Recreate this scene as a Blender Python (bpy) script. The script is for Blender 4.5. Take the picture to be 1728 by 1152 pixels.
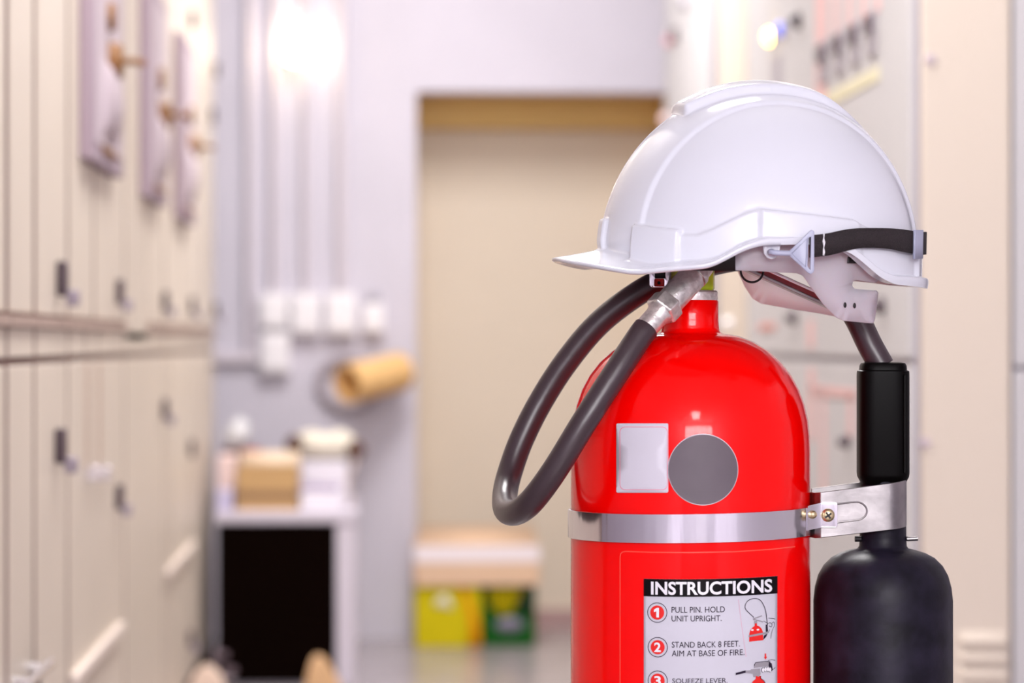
import bpy, bmesh, math, random
from mathutils import Vector, Matrix
random.seed(7)
for o in list(bpy.data.objects):
    bpy.data.objects.remove(o)
SC = bpy.context.scene
COL = SC.collection

# ---------------------------------------------------------------- camera, world, lights, exposure
F = 5000.0                      # focal length in pixels of the 1728 wide frame
H = 0.90                        # camera height
VPX = 630.0                     # where the aisle direction (+Y) vanishes
TH = math.atan((864 - VPX) / F)  # camera turned this much towards +X
DF = 2.40                       # distance of the extinguisher axis
cam = bpy.data.cameras.new('camera')
cam.sensor_width = 36.0
cam.lens = F / 1728 * 36
cam.clip_start = 0.05
cam.dof.use_dof = True
cam.dof.focus_distance = 2.36
cam.dof.aperture_fstop = 5.2
co = bpy.data.objects.new('camera', cam)
COL.objects.link(co)
co.location = (0, 0, H)
co.rotation_euler = (math.pi / 2, 0, -TH)
SC.camera = co

world = bpy.data.worlds.new('world')
SC.world = world
world.use_nodes = True
bg = world.node_tree.nodes['Background']
bg.inputs['Color'].default_value = (1.0, 0.95, 0.98, 1)
bg.inputs['Strength'].default_value = 1.0

SC.view_settings.view_transform = 'Standard'
SC.view_settings.look = 'None'
SC.view_settings.exposure = 0.10
SC.view_settings.gamma = 1.0
SC.view_settings.use_curve_mapping = False
SC.cycles.use_denoising = True
SC.cycles.max_bounces = 8
SC.cycles.diffuse_bounces = 5
SC.cycles.sample_clamp_indirect = 6.0
SC.cycles.caustics_reflective = False
SC.cycles.caustics_refractive = False

CEIL = 2.9
LAMPS = [(0.2, -2.2, 55), (0.2, 4.0, 66), (0.2, 7.2, 70)]
for (lx, ly, lw) in LAMPS:      # fluorescent troffers under the ceiling
    ld = bpy.data.lights.new('ceiling_light', 'AREA')
    ld.shape = 'RECTANGLE'
    ld.size = 0.6
    ld.size_y = 1.25
    ld.energy = lw
    ld.color = (1.0, 0.975, 0.975)
    lo = bpy.data.objects.new('troffer_light', ld)
    COL.objects.link(lo)
    lo.location = (lx, ly, CEIL - 0.075)

# frontal fill light added in an invented window strip behind the camera
YF = -4.2
wd = bpy.data.lights.new('window_fill', 'AREA')
wd.shape = 'RECTANGLE'
wd.size = 3.1
wd.size_y = 1.2
wd.energy = 265
wd.color = (1.0, 0.97, 1.0)
wo = bpy.data.objects.new('window_fill', wd)
COL.objects.link(wo)
wo.location = (0.5, YF - 0.12, 2.1)
wo.rotation_euler = (math.pi / 2, 0, 0)

# ---------------------------------------------------------------- pixel calibration helpers
FWD = Vector((math.sin(TH), math.cos(TH), 0))
RGT = Vector((math.cos(TH), -math.sin(TH), 0))


def ray(px, py):
    return FWD + RGT * ((px - 864) / F) + Vector((0, 0, 1)) * ((576 - py) / F)


def onY(px, py, Y):             # point of the plane Y = const
    r = ray(px, py)
    t = Y / r.y
    return Vector((0, 0, H)) + r * t


def onX(px, py, X):             # point of the plane X = const
    r = ray(px, py)
    t = X / r.x
    return Vector((0, 0, H)) + r * t


def onZ(px, py, Z):
    r = ray(px, py)
    t = (Z - H) / r.z
    return Vector((0, 0, H)) + r * t


AX = 1165.0                     # pixel column of the extinguisher axis
X0 = (AX - 864) / F * DF
EXT_LOC = FWD * DF + RGT * X0   # on the floor


def L(px, py, y=0.0):           # local frame of the foreground group: x right, y away, z up
    d = DF + y
    return Vector(((px - 864) / F * d - X0, y, H - (py - 576) / F * d))


CAML = Vector((-X0, -DF, H))    # camera in that frame


def rayl(px, py):
    return Vector(((px - 864) / F, 1, (576 - py) / F))


# ---------------------------------------------------------------- materials
MATS = {}


def mat(name, col, rough=0.5, metal=0.0, coat=0.0, emit=None, estr=0.0, noise=0.0, nscale=20, bump=0.0,
        trans=0.0, spec=0.5, sss=0.0):
    if name in MATS:
        return MATS[name]
    m = bpy.data.materials.new(name)
    m.use_nodes = True
    nt = m.node_tree
    b = nt.nodes['Principled BSDF']
    b.inputs['Base Color'].default_value = (*col, 1)
    b.inputs['Roughness'].default_value = rough
    b.inputs['Metallic'].default_value = metal
    b.inputs['Coat Weight'].default_value = coat
    b.inputs['Coat Roughness'].default_value = 0.05
    b.inputs['Specular IOR Level'].default_value = spec
    b.inputs['Transmission Weight'].default_value = trans
    b.inputs['Subsurface Weight'].default_value = sss
    if emit:
        b.inputs['Emission Color'].default_value = (*emit, 1)
        b.inputs['Emission Strength'].default_value = estr
    if noise or bump:
        tc = nt.nodes.new('ShaderNodeTexCoord')
        nz = nt.nodes.new('ShaderNodeTexNoise')
        nz.inputs['Scale'].default_value = nscale
        nz.inputs['Detail'].default_value = 6
        nt.links.new(tc.outputs['Object'], nz.inputs['Vector'])
        if noise:
            rp = nt.nodes.new('ShaderNodeValToRGB')
            rp.color_ramp.elements[0].position = 0.3
            rp.color_ramp.elements[1].position = 0.7
            rp.color_ramp.elements[0].color = (*[c * (1 - noise) for c in col], 1)
            rp.color_ramp.elements[1].color = (*[min(1, c * (1 + noise)) for c in col], 1)
            nt.links.new(nz.outputs['Fac'], rp.inputs['Fac'])
            nt.links.new(rp.outputs['Color'], b.inputs['Base Color'])
        if bump:
            bp = nt.nodes.new('ShaderNodeBump')
            bp.inputs['Strength'].default_value = bump
            bp.inputs['Distance'].default_value = 0.002
            nt.links.new(nz.outputs['Fac'], bp.inputs['Height'])
            nt.links.new(bp.outputs['Normal'], b.inputs['Normal'])
    MATS[name] = m
    return m


M_RED = mat('red_paint', (0.98, 0.0005, 0.0003), 0.10, bump=0.22, nscale=9, spec=0.27)
M_REDD = mat('dark_red_paint', (0.30, 0.01, 0.015), 0.3)
M_REDF = mat('clear_film_edge', (0.95, 0.10, 0.06), 0.3)
M_STEEL = mat('band_steel', (0.78, 0.76, 0.79), 0.16, 1.0)
M_GALV = mat('galvanised_steel', (0.33, 0.31, 0.31), 0.36, 1.0, noise=0.25, nscale=45, bump=0.2)
M_FIT = mat('cast_fitting_metal', (0.80, 0.76, 0.72), 0.30, 0.7, noise=0.3, nscale=160, bump=0.35)
M_BRASS = mat('brass_reflection', (0.70, 0.95, 0.03), 0.3, 0.0, noise=0.2, nscale=90)  # yellow-green reflection put into the brass colour
M_SCREW = mat('zinc_yellow_screw', (0.75, 0.62, 0.36), 0.3, 1.0)
M_HOSE = mat('hose_rubber', (0.045, 0.028, 0.033), 0.32, bump=0.08, nscale=120)
M_HORN = mat('horn_plastic', (0.012, 0.010, 0.019), 0.40, noise=0.6, nscale=45, bump=0.3, spec=0.16)
M_GRIP = mat('grip_plastic', (0.002, 0.0015, 0.0015), 0.4, spec=0.07)
M_BLACK = mat('black', (0.01, 0.007, 0.008), 0.5)
M_INK = mat('printed_black', (0.004, 0.003, 0.004), 0.3, spec=0.12)
M_INKP = mat('printed_dark_purple', (0.022, 0.012, 0.03), 0.5, spec=0.15)
M_LABEL = mat('label_white', (0.60, 0.595, 0.66), 0.6, spec=0.3)
M_LWHITE = mat('lettering_white', (0.85, 0.84, 0.88), 0.35)
M_PRED = mat('printed_red', (0.80, 0.012, 0.008), 0.35)
M_PGREY = mat('printed_grey', (0.32, 0.30, 0.33), 0.4)
M_PINK = mat('printed_pink', (0.85, 0.30, 0.40), 0.4)
M_ROUND = mat('grey_sticker', (0.115, 0.09, 0.108), 0.5, noise=0.06, nscale=60)
M_HELM = mat('helmet_white', (0.745, 0.765, 0.825), 0.14, coat=0.3)
M_SUSP = mat('suspension_white', (0.80, 0.76, 0.79), 0.35, sss=0.2)
M_STRAP = mat('strap_webbing', (0.018, 0.011, 0.013), 0.75, noise=0.5, nscale=900, bump=0.6)
M_STRAPG = mat('strap_grey_plastic', (0.40, 0.42, 0.55), 0.35)


# thin translucent plastic of the helmet's suspension
_nt = M_SUSP.node_tree
_tr = _nt.nodes.new('ShaderNodeBsdfTranslucent')
_tr.inputs['Color'].default_value = (0.92, 0.88, 0.92, 1)
_mx = _nt.nodes.new('ShaderNodeMixShader')
_mx.inputs['Fac'].default_value = 0.5
_nt.links.new(_nt.nodes['Principled BSDF'].outputs[0], _mx.inputs[1])
_nt.links.new(_tr.outputs[0], _mx.inputs[2])
_nt.links.new(_mx.outputs[0], _nt.nodes['Material Output'].inputs['Surface'])
# rolled steel of the band: gentle waves round the circumference
_nt = M_STEEL.node_tree
_tc = _nt.nodes.new('ShaderNodeTexCoord')
_mp = _nt.nodes.new('ShaderNodeMapping')
_mp.inputs['Scale'].default_value = (1, 1, 0.08)
_nz = _nt.nodes.new('ShaderNodeTexNoise')
_nz.inputs['Scale'].default_value = 55
_bp = _nt.nodes.new('ShaderNodeBump')
_bp.inputs['Strength'].default_value = 0.5
_bp.inputs['Distance'].default_value = 0.002
_nt.links.new(_tc.outputs['Object'], _mp.inputs['Vector'])
_nt.links.new(_mp.outputs[0], _nz.inputs['Vector'])
_nt.links.new(_nz.outputs['Fac'], _bp.inputs['Height'])
_nt.links.new(_bp.outputs[0], _nt.nodes['Principled BSDF'].inputs['Normal'])


# ---------------------------------------------------------------- mesh builder
class MB:
    def __init__(s):
        s.bm = bmesh.new()

    def mesh(s, vs, fs):
        V = [s.bm.verts.new(v) for v in vs]
        for f in fs:
            try:
                s.bm.faces.new([V[i] for i in f])
            except ValueError:
                pass
        return s

    def box(s, lo, hi):
        x0, y0, z0 = lo
        x1, y1, z1 = hi
        return s.mesh([(x0, y0, z0), (x1, y0, z0), (x1, y1, z0), (x0, y1, z0),
                       (x0, y0, z1), (x1, y0, z1), (x1, y1, z1), (x0, y1, z1)],
                      [(3, 2, 1, 0), (4, 5, 6, 7), (0, 1, 5, 4), (1, 2, 6, 5), (2, 3, 7, 6), (3, 0, 4, 7)])

    def rings(s, rings, closed=True, cap0=False, cap1=False):
        n = len(rings[0])
        vs = [p for r in rings for p in r]
        fs = []
        for i in range(len(rings) - 1):
            for j in range(n if closed else n - 1):
                k = (j + 1) % n
                fs.append((i * n + j, i * n + k, (i + 1) * n + k, (i + 1) * n + j))
        if cap0:
            fs.append(tuple(reversed(range(n))))
        if cap1:
            fs.append(tuple((len(rings) - 1) * n + j for j in range(n)))
        return s.mesh(vs, fs)

    def lathe(s, prof, o=(0, 0, 0), ax=(0, 0, 1), n=64, cap0=True, cap1=True, ph=0.0):
        ax = Vector(ax).normalized()
        u = ax.orthogonal().normalized() if abs(ax.z) < 0.999 else Vector((1, 0, 0))
        w = ax.cross(u)
        o = Vector(o)
        R = []
        for (r, z) in prof:
            R.append([o + ax * z + (u * math.cos(2 * math.pi * i / n + ph) + w * math.sin(2 * math.pi * i / n + ph)) * r
                      for i in range(n)])
        return s.rings(R, True, cap0, cap1)

    def tube(s, pts, rad, n=20, sub=10, closed=False, cap=True):
        P = spline(pts, sub, closed)
        m = len(P)
        T = []
        for i in range(m):
            a = P[(i - 1) % m] if closed or i > 0 else P[i]
            b = P[(i + 1) % m] if closed or i < m - 1 else P[i]
            T.append((b - a).normalized())
        u = T[0].orthogonal().normalized()
        R = []
        for i in range(m):
            u = (u - T[i] * u.dot(T[i])).normalized()
            w = T[i].cross(u)
            R.append([P[i] + (u * math.cos(2 * math.pi * k / n) + w * math.sin(2 * math.pi * k / n)) * rad for k in range(n)])
        if closed:
            R.append(R[0])
        return s.rings(R, True, cap and not closed, cap and not closed)

    def build(s, name, m, parent=None, bevel=0.0, smooth=True, ang=40, seg=2, solid=0.0, solid_off=0.0, loc=None):
        bmesh.ops.recalc_face_normals(s.bm, faces=s.bm.faces)
        me = bpy.data.meshes.new(name)
        s.bm.to_mesh(me)
        s.bm.free()
        if smooth:
            for p in me.polygons:
                p.use_smooth = True
            me.set_sharp_from_angle(angle=math.radians(ang))
        me.materials.append(m)
        o = bpy.data.objects.new(name, me)
        COL.objects.link(o)
        if parent is not None:
            o.parent = parent
        if loc is not None:
            o.location = loc
        if solid:
            md = o.modifiers.new('solid', 'SOLIDIFY')
            md.thickness = solid
            md.offset = solid_off
        if bevel:
            md = o.modifiers.new('bevel', 'BEVEL')
            md.width = bevel
            md.segments = seg
            md.limit_method = 'ANGLE'
            md.angle_limit = math.radians(35)
        return o


def spline(pts, sub=10, closed=False):
    P = [Vector(p) for p in pts]
    if sub <= 1 or len(P) < 3:
        return P
    out = []
    n = len(P)
    rng = n if closed else n - 1
    for i in range(rng):
        p1, p2 = P[i], P[(i + 1) % n]
        p0 = P[i - 1] if (closed or i > 0) else p1 * 2 - p2
        p3 = P[(i + 2) % n] if (closed or i + 2 < n) else p2 * 2 - p1
        for k in range(sub):
            t = k / sub
            out.append(0.5 * ((2 * p1) + (p2 - p0) * t + (2 * p0 - 5 * p1 + 4 * p2 - p3) * t * t + (3 * p1 - p0 - 3 * p2 + p3) * t ** 3))
    if not closed:
        out.append(P[-1])
    return out


def empty(name, loc=(0, 0, 0), rz=0.0):
    o = bpy.data.objects.new(name, None)
    o.empty_display_size = 0.1
    COL.objects.link(o)
    o.location = loc
    o.rotation_euler = (0, 0, rz)
    return o


def tag(o, label=None, cat=None, group=None, kind=None):
    if label:
        o['label'] = label
    if cat:
        o['category'] = cat
    if group:
        o['group'] = group
    if kind:
        o['kind'] = kind
    return o


def densify(poly, step):
    out = []
    for i in range(len(poly)):
        a, b = Vector(poly[i]), Vector(poly[(i + 1) % len(poly)])
        k = max(1, int((b - a).length / step))
        for j in range(k):
            out.append(a.lerp(b, j / k))
    return out


def circle(cx, cy, rx, ry=None, n=28):
    ry = rx if ry is None else ry
    return [(cx + rx * math.cos(2 * math.pi * i / n), cy + ry * math.sin(2 * math.pi * i / n)) for i in range(n)]


def rrect(x0, y0, x1, y1, r, n=5):
    out = []
    for (cx, cy, a0) in ((x1 - r, y1 - r, 0), (x0 + r, y1 - r, 90), (x0 + r, y0 + r, 180), (x1 - r, y0 + r, 270)):
        for i in range(n + 1):
            a = math.radians(a0 + 90 * i / n)
            out.append((cx + r * math.cos(a), cy + r * math.sin(a)))
    return out


def fill(mb, poly, holes, fn, step=1e9, sub=0):
    """flat polygon with holes, subdivided, then carried onto a surface by fn(x, y)."""
    bm = bmesh.new()
    edges = []
    for lp in [poly] + list(holes):
        pts = densify(lp, step)
        V = [bm.verts.new((p[0], p[1], 0)) for p in pts]
        for i in range(len(V)):
            edges.append(bm.edges.new((V[i], V[(i + 1) % len(V)])))
    bmesh.ops.triangle_fill(bm, use_beauty=True, use_dissolve=False, edges=edges, normal=(0, 0, 1))
    for _ in range(sub):
        bmesh.ops.subdivide_edges(bm, edges=bm.edges[:], cuts=1, use_grid_fill=True)
    bm.verts.index_update()
    vs = [fn(v.co.x, v.co.y) for v in bm.verts]
    fs = [tuple(v.index for v in f.verts) for f in bm.faces]
    bm.free()
    return mb.mesh(vs, fs)


def ribbon(pts, w):
    """a line of width w as a closed 2D polygon"""
    P = [Vector(p) for p in pts]
    l, r = [], []
    for i in range(len(P)):
        a = P[max(i - 1, 0)]
        b = P[min(i + 1, len(P) - 1)]
        t = (b - a).normalized()
        n = Vector((-t.y, t.x)) * w / 2
        l.append(P[i] + n)
        r.append(P[i] - n)
    return l + r[::-1]


def plate(name, poly, holes, y, thick, m, parent, bevel=0.0, slope=0.0):
    """flat sheet piece standing at local depth y, outline taken in pixels"""
    mb = MB()
    fill(mb, poly, holes, lambda a, b: L(a, b, y + slope * (a - 1300) / 2083))
    return mb.build(name, m, parent, bevel=bevel, solid=thick)


def text_mesh(body, bold=0.0):
    cu = bpy.data.curves.new('lettering', 'FONT')
    cu.body = body
    cu.size = 1.0
    cu.offset = bold
    cu.resolution_u = 4
    ob = bpy.data.objects.new('lettering_tmp', cu)
    COL.objects.link(ob)
    dg = bpy.context.evaluated_depsgraph_get()
    dg.update()
    me = bpy.data.meshes.new_from_object(ob.evaluated_get(dg))
    vs = [v.co.copy() for v in me.vertices]
    fs = [tuple(p.vertices) for p in me.polygons]
    bpy.data.objects.remove(ob)
    bpy.data.curves.remove(cu)
    bpy.data.meshes.remove(me)
    return vs, fs


def add_text(mb, body, x0, x1, y0, y1, fn, bold=0.0):
    """text fitted in the box x0..x1, y0 (top)..y1 (bottom), carried by fn(x, y)"""
    vs, fs = text_mesh(body, bold)
    mx0, mx1 = min(v.x for v in vs), max(v.x for v in vs)
    my0, my1 = min(v.y for v in vs), max(v.y for v in vs)
    out = [fn(x0 + (v.x - mx0) / (mx1 - mx0) * (x1 - x0), y1 + (v.y - my0) / (my1 - my0) * (y0 - y1)) for v in vs]
    mb.mesh(out, fs)


def sstep(a, b, x):
    if a == b:
        return 1.0 if x >= a else 0.0
    t = min(1.0, max(0.0, (x - a) / (b - a)))
    return t * t * (3 - 2 * t)


def interp(xs, ys, x):
    if x <= xs[0]:
        return ys[0]
    for i in range(len(xs) - 1):
        if x <= xs[i + 1]:
            t = (x - xs[i]) / (xs[i + 1] - xs[i])
            return ys[i] + (ys[i + 1] - ys[i]) * t
    return ys[-1]


# ---------------------------------------------------------------- room shell
M_WALL = mat('wall_paint', (0.575, 0.545, 0.615), 0.7, noise=0.03, nscale=4)
M_CEIL = mat('ceiling_paint', (0.8, 0.79, 0.79), 0.8)
M_FLOOR = mat('polished_concrete', (0.34, 0.30, 0.31), 0.22, noise=0.12, nscale=5)
M_DOOR = mat('beige_door_paint', (0.68, 0.59, 0.48), 0.55, noise=0.03, nscale=3)
M_REVEAL_SHADE = mat('door_reveal_shade', (0.70, 0.47, 0.16), 0.6)  # orange-brown carries the warm shadow under the lintel
WY = 9.0
XL, XR = -1.25, 2.3
DX0, DX1 = onY(703, 155, WY).x, onY(1128, 155, WY).x
DZ = onY(705, 154, WY).z


def struct(name, mb, m, **k):
    o = mb.build(name, m, None, smooth=False, **k)
    o['kind'] = 'structure'
    return o


struct('floor', MB().box((XL, YF, -0.08), (XR, WY + 0.6, 0)), M_FLOOR)
struct('ceiling', MB().box((XL, YF, CEIL), (XR, WY + 0.12, CEIL + 0.1)), M_CEIL)
struct('wall_left', MB().box((XL - 0.1, YF, 0), (XL, WY + 0.12, CEIL)), M_WALL)
struct('wall_right', MB().box((XR, YF, 0), (XR + 0.1, WY + 0.12, CEIL)), M_WALL)
wb = MB()
wb.box((XL, WY, 0), (DX0, WY + 0.12, CEIL))
wb.box((DX0, WY, DZ), (DX1, WY + 0.12, CEIL))
wb.box((DX1, WY, 0), (XR, WY + 0.12, CEIL))
struct('wall_back', wb, M_WALL)
rv = MB()
rv.box((DX0 - 0.05, WY + 0.12, 0), (DX0, WY + 0.45, DZ + 0.05))
rv.box((DX1, WY + 0.12, 0), (DX1 + 0.05, WY + 0.45, DZ + 0.05))
rv.box((DX0, WY + 0.12, DZ), (DX1, WY + 0.45, DZ + 0.05))
struct('trim_1', rv, M_REVEAL_SHADE)
dr = struct('door_1', MB().box((DX0, WY + 0.34, 0.0), (DX1, WY + 0.40, DZ)), M_DOOR)
MB().box((DX0, WY + 0.26, DZ - 0.09), (DX1, WY + 0.34, DZ)).build('lintel_shade', M_REVEAL_SHADE, dr, smooth=False)  # strip coloured for the shadow at the top of the doorway
MB().box((DX0, WY + 0.325, 0.0), (DX1, WY + 0.34, 0.055)).build('kick_rail', mat('pinkish_rail', (0.42, 0.27, 0.26), 0.5), dr, smooth=False)

wf = MB()
wx0, wx1, wz0, wz1 = -1.05, 2.05, 1.5, 2.7
wf.box((XL - 0.1, YF - 0.1, 0), (XR + 0.1, YF, wz0))
wf.box((XL - 0.1, YF - 0.1, wz1), (XR + 0.1, YF, CEIL + 0.1))
wf.box((XL - 0.1, YF - 0.1, wz0), (wx0, YF, wz1))
wf.box((wx1, YF - 0.1, wz0), (XR + 0.1, YF, wz1))
struct('wall_front', wf, M_WALL)
wn = struct('fill_window_1', MB().box((wx0, YF - 0.06, wz0), (wx1, YF - 0.02, wz0 + 0.05)).box((wx0, YF - 0.06, wz1 - 0.05), (wx1, YF - 0.02, wz1)), M_CEIL)  # window invented to carry the frontal fill and shape reflections
for k in range(6):
    x = wx0 + (wx1 - wx0) * k / 5
    MB().box((x - 0.035, YF - 0.07, wz0), (x + 0.035, YF - 0.01, wz1)).build('mullion', M_CEIL, wn)
MB().box((wx0, YF - 0.065, 2.08), (wx1, YF - 0.015, 2.12)).build('transom', M_CEIL, wn)

# ceiling luminaires
M_LUM = mat('troffer_white', (0.85, 0.85, 0.85), 0.4)
for i, (lx, ly, lw) in enumerate(LAMPS):
    r = empty('ceiling_luminaire', (lx, ly, CEIL))
    MB().box((-0.36, -0.70, -0.06), (0.36, 0.70, -0.001)).build('housing', M_LUM, r, bevel=0.008)
    tag(r, 'white ceiling luminaire above the aisle, number %s from the open end' % ('one', 'two', 'three')[i], 'ceiling light', 'ceiling luminaires')

# ---------------------------------------------------------------- fire extinguisher
ext = empty('fire_extinguisher', EXT_LOC, -TH)
tag(ext, 'red fire extinguisher with steel band and instruction label, wearing a white hard hat', 'fire extinguisher')
S = F / DF                      # pixels per metre at the axis


def zp(py):
    return H - (py - 576) / S


RC = 202 / S
prof_px = [(202, 760), (201, 735), (198, 708), (192, 682), (183, 657), (170, 633), (153, 611), (132, 592), (108, 577),
           (84, 567.5), (64, 563.5), (54, 562), (50, 559), (48.5, 553), (47.5, 540), (47.5, 509), (46, 506.5), (20, 506)]
prof = [(0.0, 0.006), (0.062, 0.004), (0.080, 0.006), (0.091, 0.016), (RC, 0.036), (RC, 0.3), (RC, 0.6)]
prof = [(0.005, 0.0), (0.075, 0.0), (0.09, 0.008), (RC, 0.03), (RC, 0.3), (RC, 0.6), (RC, zp(800))] + [(a / S, zp(b)) for a, b in prof_px]
body = MB().lathe(prof, n=128).build('cylinder_body', M_RED, ext, ang=50)


def cylpix(px, py, R=RC):       # where the camera ray meets the straight part of the cylinder
    d = rayl(px, py)
    a = d.x * d.x + d.y * d.y
    b = CAML.x * d.x + CAML.y * d.y
    c = CAML.x ** 2 + CAML.y ** 2 - R * R
    disc = max(0.0, b * b - a * c)
    t = (-b - math.sqrt(disc)) / a
    p = CAML + d * t
    return math.atan2(p.x, -p.y), p.z


def cyl(phi, z, lift):
    r = RC + lift
    return Vector((r * math.sin(phi), -r * math.cos(phi), z))


def onc(lift):
    def fn(px, py):
        ph, z = cylpix(px, py)
        return cyl(ph, z, lift)
    return fn


# inspection sticker, round sticker
mb = MB()
fill(mb, rrect(1041, 714, 1128, 831, 2.5, 3), [], onc(0.0006), 8, 2)
st = mb.build('inspection_sticker', mat('sticker_white', (0.66, 0.64, 0.71), 0.4, noise=0.02, nscale=40), ext, solid=0.0004)
st['label'] = 'white blank inspection sticker with a pink outline'
mb = MB()
fill(mb, rrect(1047, 719.5, 1127.2, 826.5, 9, 6), [rrect(1048, 720.6, 1126.2, 825.4, 8.4, 6)], onc(0.0011), 8, 0)
mb.build('sticker_outline', M_PINK, st)
mb = MB()
fill(mb, circle(1186, 792, 59, 60.5, 64), [], onc(0.0009), 8, 2)
rs = mb.build('round_sticker', mat('sticker_rim', (0.75, 0.68, 0.72), 0.4), ext, solid=0.0004)
rs['label'] = 'dark grey round sticker'
mb = MB()
fill(mb, circle(1186, 792, 57.6, 59, 64), [], onc(0.0013), 8, 2)
mb.build('sticker_face', M_ROUND, rs)

# large clear film and the instruction label on it
fm = MB()
fill(fm, ribbon([(1047, 1300), (1047, 1000), (1047, 940), (1048, 934), (1051, 931), (1056, 930), (1100, 931.5), (1165, 932), (1240, 930.5), (1300, 926.5), (1341, 922)], 1.6), [], onc(0.0005), 10, 0)
fo = fm.build('film_edge', M_REDF, ext)
fo['label'] = 'pale edge of the clear film around the instruction label'

KT = -0.012                      # slight roll of the label


def tl(px, py):
    return py + (px - 1165) * KT


def onl(lift):
    g = onc(lift)
    return lambda px, py: g(px, py)


phiL, _ = cylpix(1087, 980)
phiR, _ = cylpix(1310.5, 980)


# the label is laid out in millimetres round the cylinder: u from its left edge
def lab(lift):
    def fn(px, py):
        ph, z = cylpix(px, 1060)
        # straight rows: height taken at the front of the label, then the roll
        zz = H - (py - 576) / F * (DF - RC * 0.985) + 0.010 * (RC * math.sin(ph) + 0.0)
        return cyl(ph, zz, lift)
    return fn


def wrap_rect(x0, y0, x1, y1, fn, nx=40, ny=4):
    m_ = MB()
    m_.rings([[fn(x0 + (x1 - x0) * i / nx, y0 + (y1 - y0) * j / ny) for i in range(nx + 1)] for j in range(ny + 1)], False)
    return m_


mb = wrap_rect(1087, 976.5, 1310.5, 1420, lab(0.0006))
lb = mb.build('instruction_label', M_LABEL, ext, solid=0.0003)
lb['label'] = 'white instruction label with a black heading strip'
mb = wrap_rect(1087, 976.5, 1310.5, 1006, lab(0.0010))
mb.build('heading_strip', M_INK, lb)
mb = MB()
add_text(mb, 'INSTRUCTIONS', 1099.5, 1301, 980.5, 1003, lab(0.0015), 0.028)
mb.build('heading_lettering', M_LWHITE, lb)
mb = MB()
for (t, x0, x1, y0, y1) in (('PULL PIN. HOLD', 1133.7, 1222.5, 1023, 1033), ('UNIT UPRIGHT.', 1133.7, 1217, 1037.8, 1047.6),
                            ('STAND BACK 8 FEET.', 1134, 1247.5, 1081.8, 1091.8), ('AIM AT BASE OF FIRE.', 1134, 1255, 1096.5, 1106.5),
                            ('SQUEEZE LEVER.', 1134.7, 1227, 1143.8, 1153.6)):
    add_text(mb, t, x0, x1, y0, y1, lab(0.0012), 0.0)
mb.build('step_lettering', M_INKP, lb)
for (k, cx, cy) in (('1', 1109.8, 1033), ('2', 1110.6, 1091.5), ('3', 1110.6, 1148)):
    mb = MB()
    fill(mb, circle(cx, cy, 16.6, 17, 40), [circle(cx, cy, 15.5, 15.9, 40)], lab(0.0012), 6, 0)
    rg = mb.build('step_badge', M_INKP, lb)
    mb = MB()
    fill(mb, circle(cx, cy, 11.6, 12, 36), [], lab(0.0013), 4, 2)
    mb.build('badge_disc', M_PRED, lb)
    mb = MB()
    if k == '1':
        fill(mb, [(cx - 1.2, cy + 8.2), (cx - 1.2, cy - 2.2), (cx - 5.2, cy - 0.6), (cx - 5.2, cy - 4.6), (cx - 0.6, cy - 8.2), (cx + 3.2, cy - 8.2), (cx + 3.2, cy + 8.2)], [], lab(0.0018))
    else:
        add_text(mb, k, cx - 5.6, cx + 5.6, cy - 8.2, cy + 8.2, lab(0.0018), 0.03)
    mb.build('badge_number', M_LWHITE, lb)
# pictograms
ink, rd, gy, wh = MB(), MB(), MB(), MB()
la, lb2, lc = lab(0.0012), lab(0.0015), lab(0.0018)


def line(pts, w, target=None, fn=None, smooth=True):
    P = [(p.x, p.y) for p in spline([(a, b, 0) for a, b in pts], 5)] if smooth and len(pts) > 2 else pts
    fill(target or ink, ribbon(P, w), [], fn or la)


line([(1271, 1044), (1263, 1036), (1257, 1029), (1256.5, 1022), (1262, 1014.5), (1272, 1012), (1281, 1015), (1287, 1024), (1291, 1037), (1293.5, 1058)], 1.1)
fill(rd, [(1263, 1084.5), (1263.3, 1071), (1265, 1065), (1269, 1060.5), (1272, 1058.5), (1272.3, 1054), (1275.8, 1054), (1276, 1058), (1280.5, 1060), (1284, 1064.5), (1286, 1070), (1286.5, 1083.5)], [], la)
fill(gy, [(1262, 1073.6), (1291, 1070), (1294.5, 1068.5), (1294, 1071.5), (1290.5, 1073.5), (1262, 1076.8)], [], lb2)
fill(gy, [(1271.3, 1050), (1276, 1049.5), (1276, 1054), (1271.8, 1054)], [], lb2)
for cx in (1268, 1277.2):
    fl = MB()
    fill(fl, circle(cx, 1065, 2.4, 1.5, 12), [], lb2)
    fl.build('pictogram_white', M_LWHITE, lb)
fill(ink, [(1290.5, 1057.5), (1293.6, 1057.5), (1294.4, 1069.5), (1290.8, 1070.5)], [], la)
fill(ink, [(1286.3, 1083), (1287.5, 1076), (1294, 1072.5), (1291, 1078.5)], [], la)
line([(1269, 1046.5), (1284, 1042)], 1.8, gy, lb2)
line([(1270, 1047), (1286, 1052.5)], 1.8, gy, lb2)
line([(1287, 1051), (1293, 1055)], 0.8)
line([(1295, 1047), (1302, 1048), (1306.5, 1049.6)], 0.9)
line([(1294, 1056), (1298, 1055), (1301, 1058), (1300, 1062), (1296, 1060)], 0.8)
line([(1301, 1056), (1304, 1054), (1305, 1060), (1302.5, 1066), (1300, 1074), (1299, 1082)], 0.7)
line([(1297, 1066), (1295, 1072)], 0.7)
pk = MB()
line([(1245, 1012), (1251, 1060), (1258, 1110)], 0.8, pk, la, False)
pk.build('pen_scratch', mat('scratch_pink', (0.75, 0.45, 0.55), 0.4), lb)
fill(rd, [(1289, 1106.5), (1291.4, 1106.5), (1291.4, 1112), (1293, 1112), (1290.3, 1117), (1287.5, 1112), (1289, 1112)], [], la)
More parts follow.
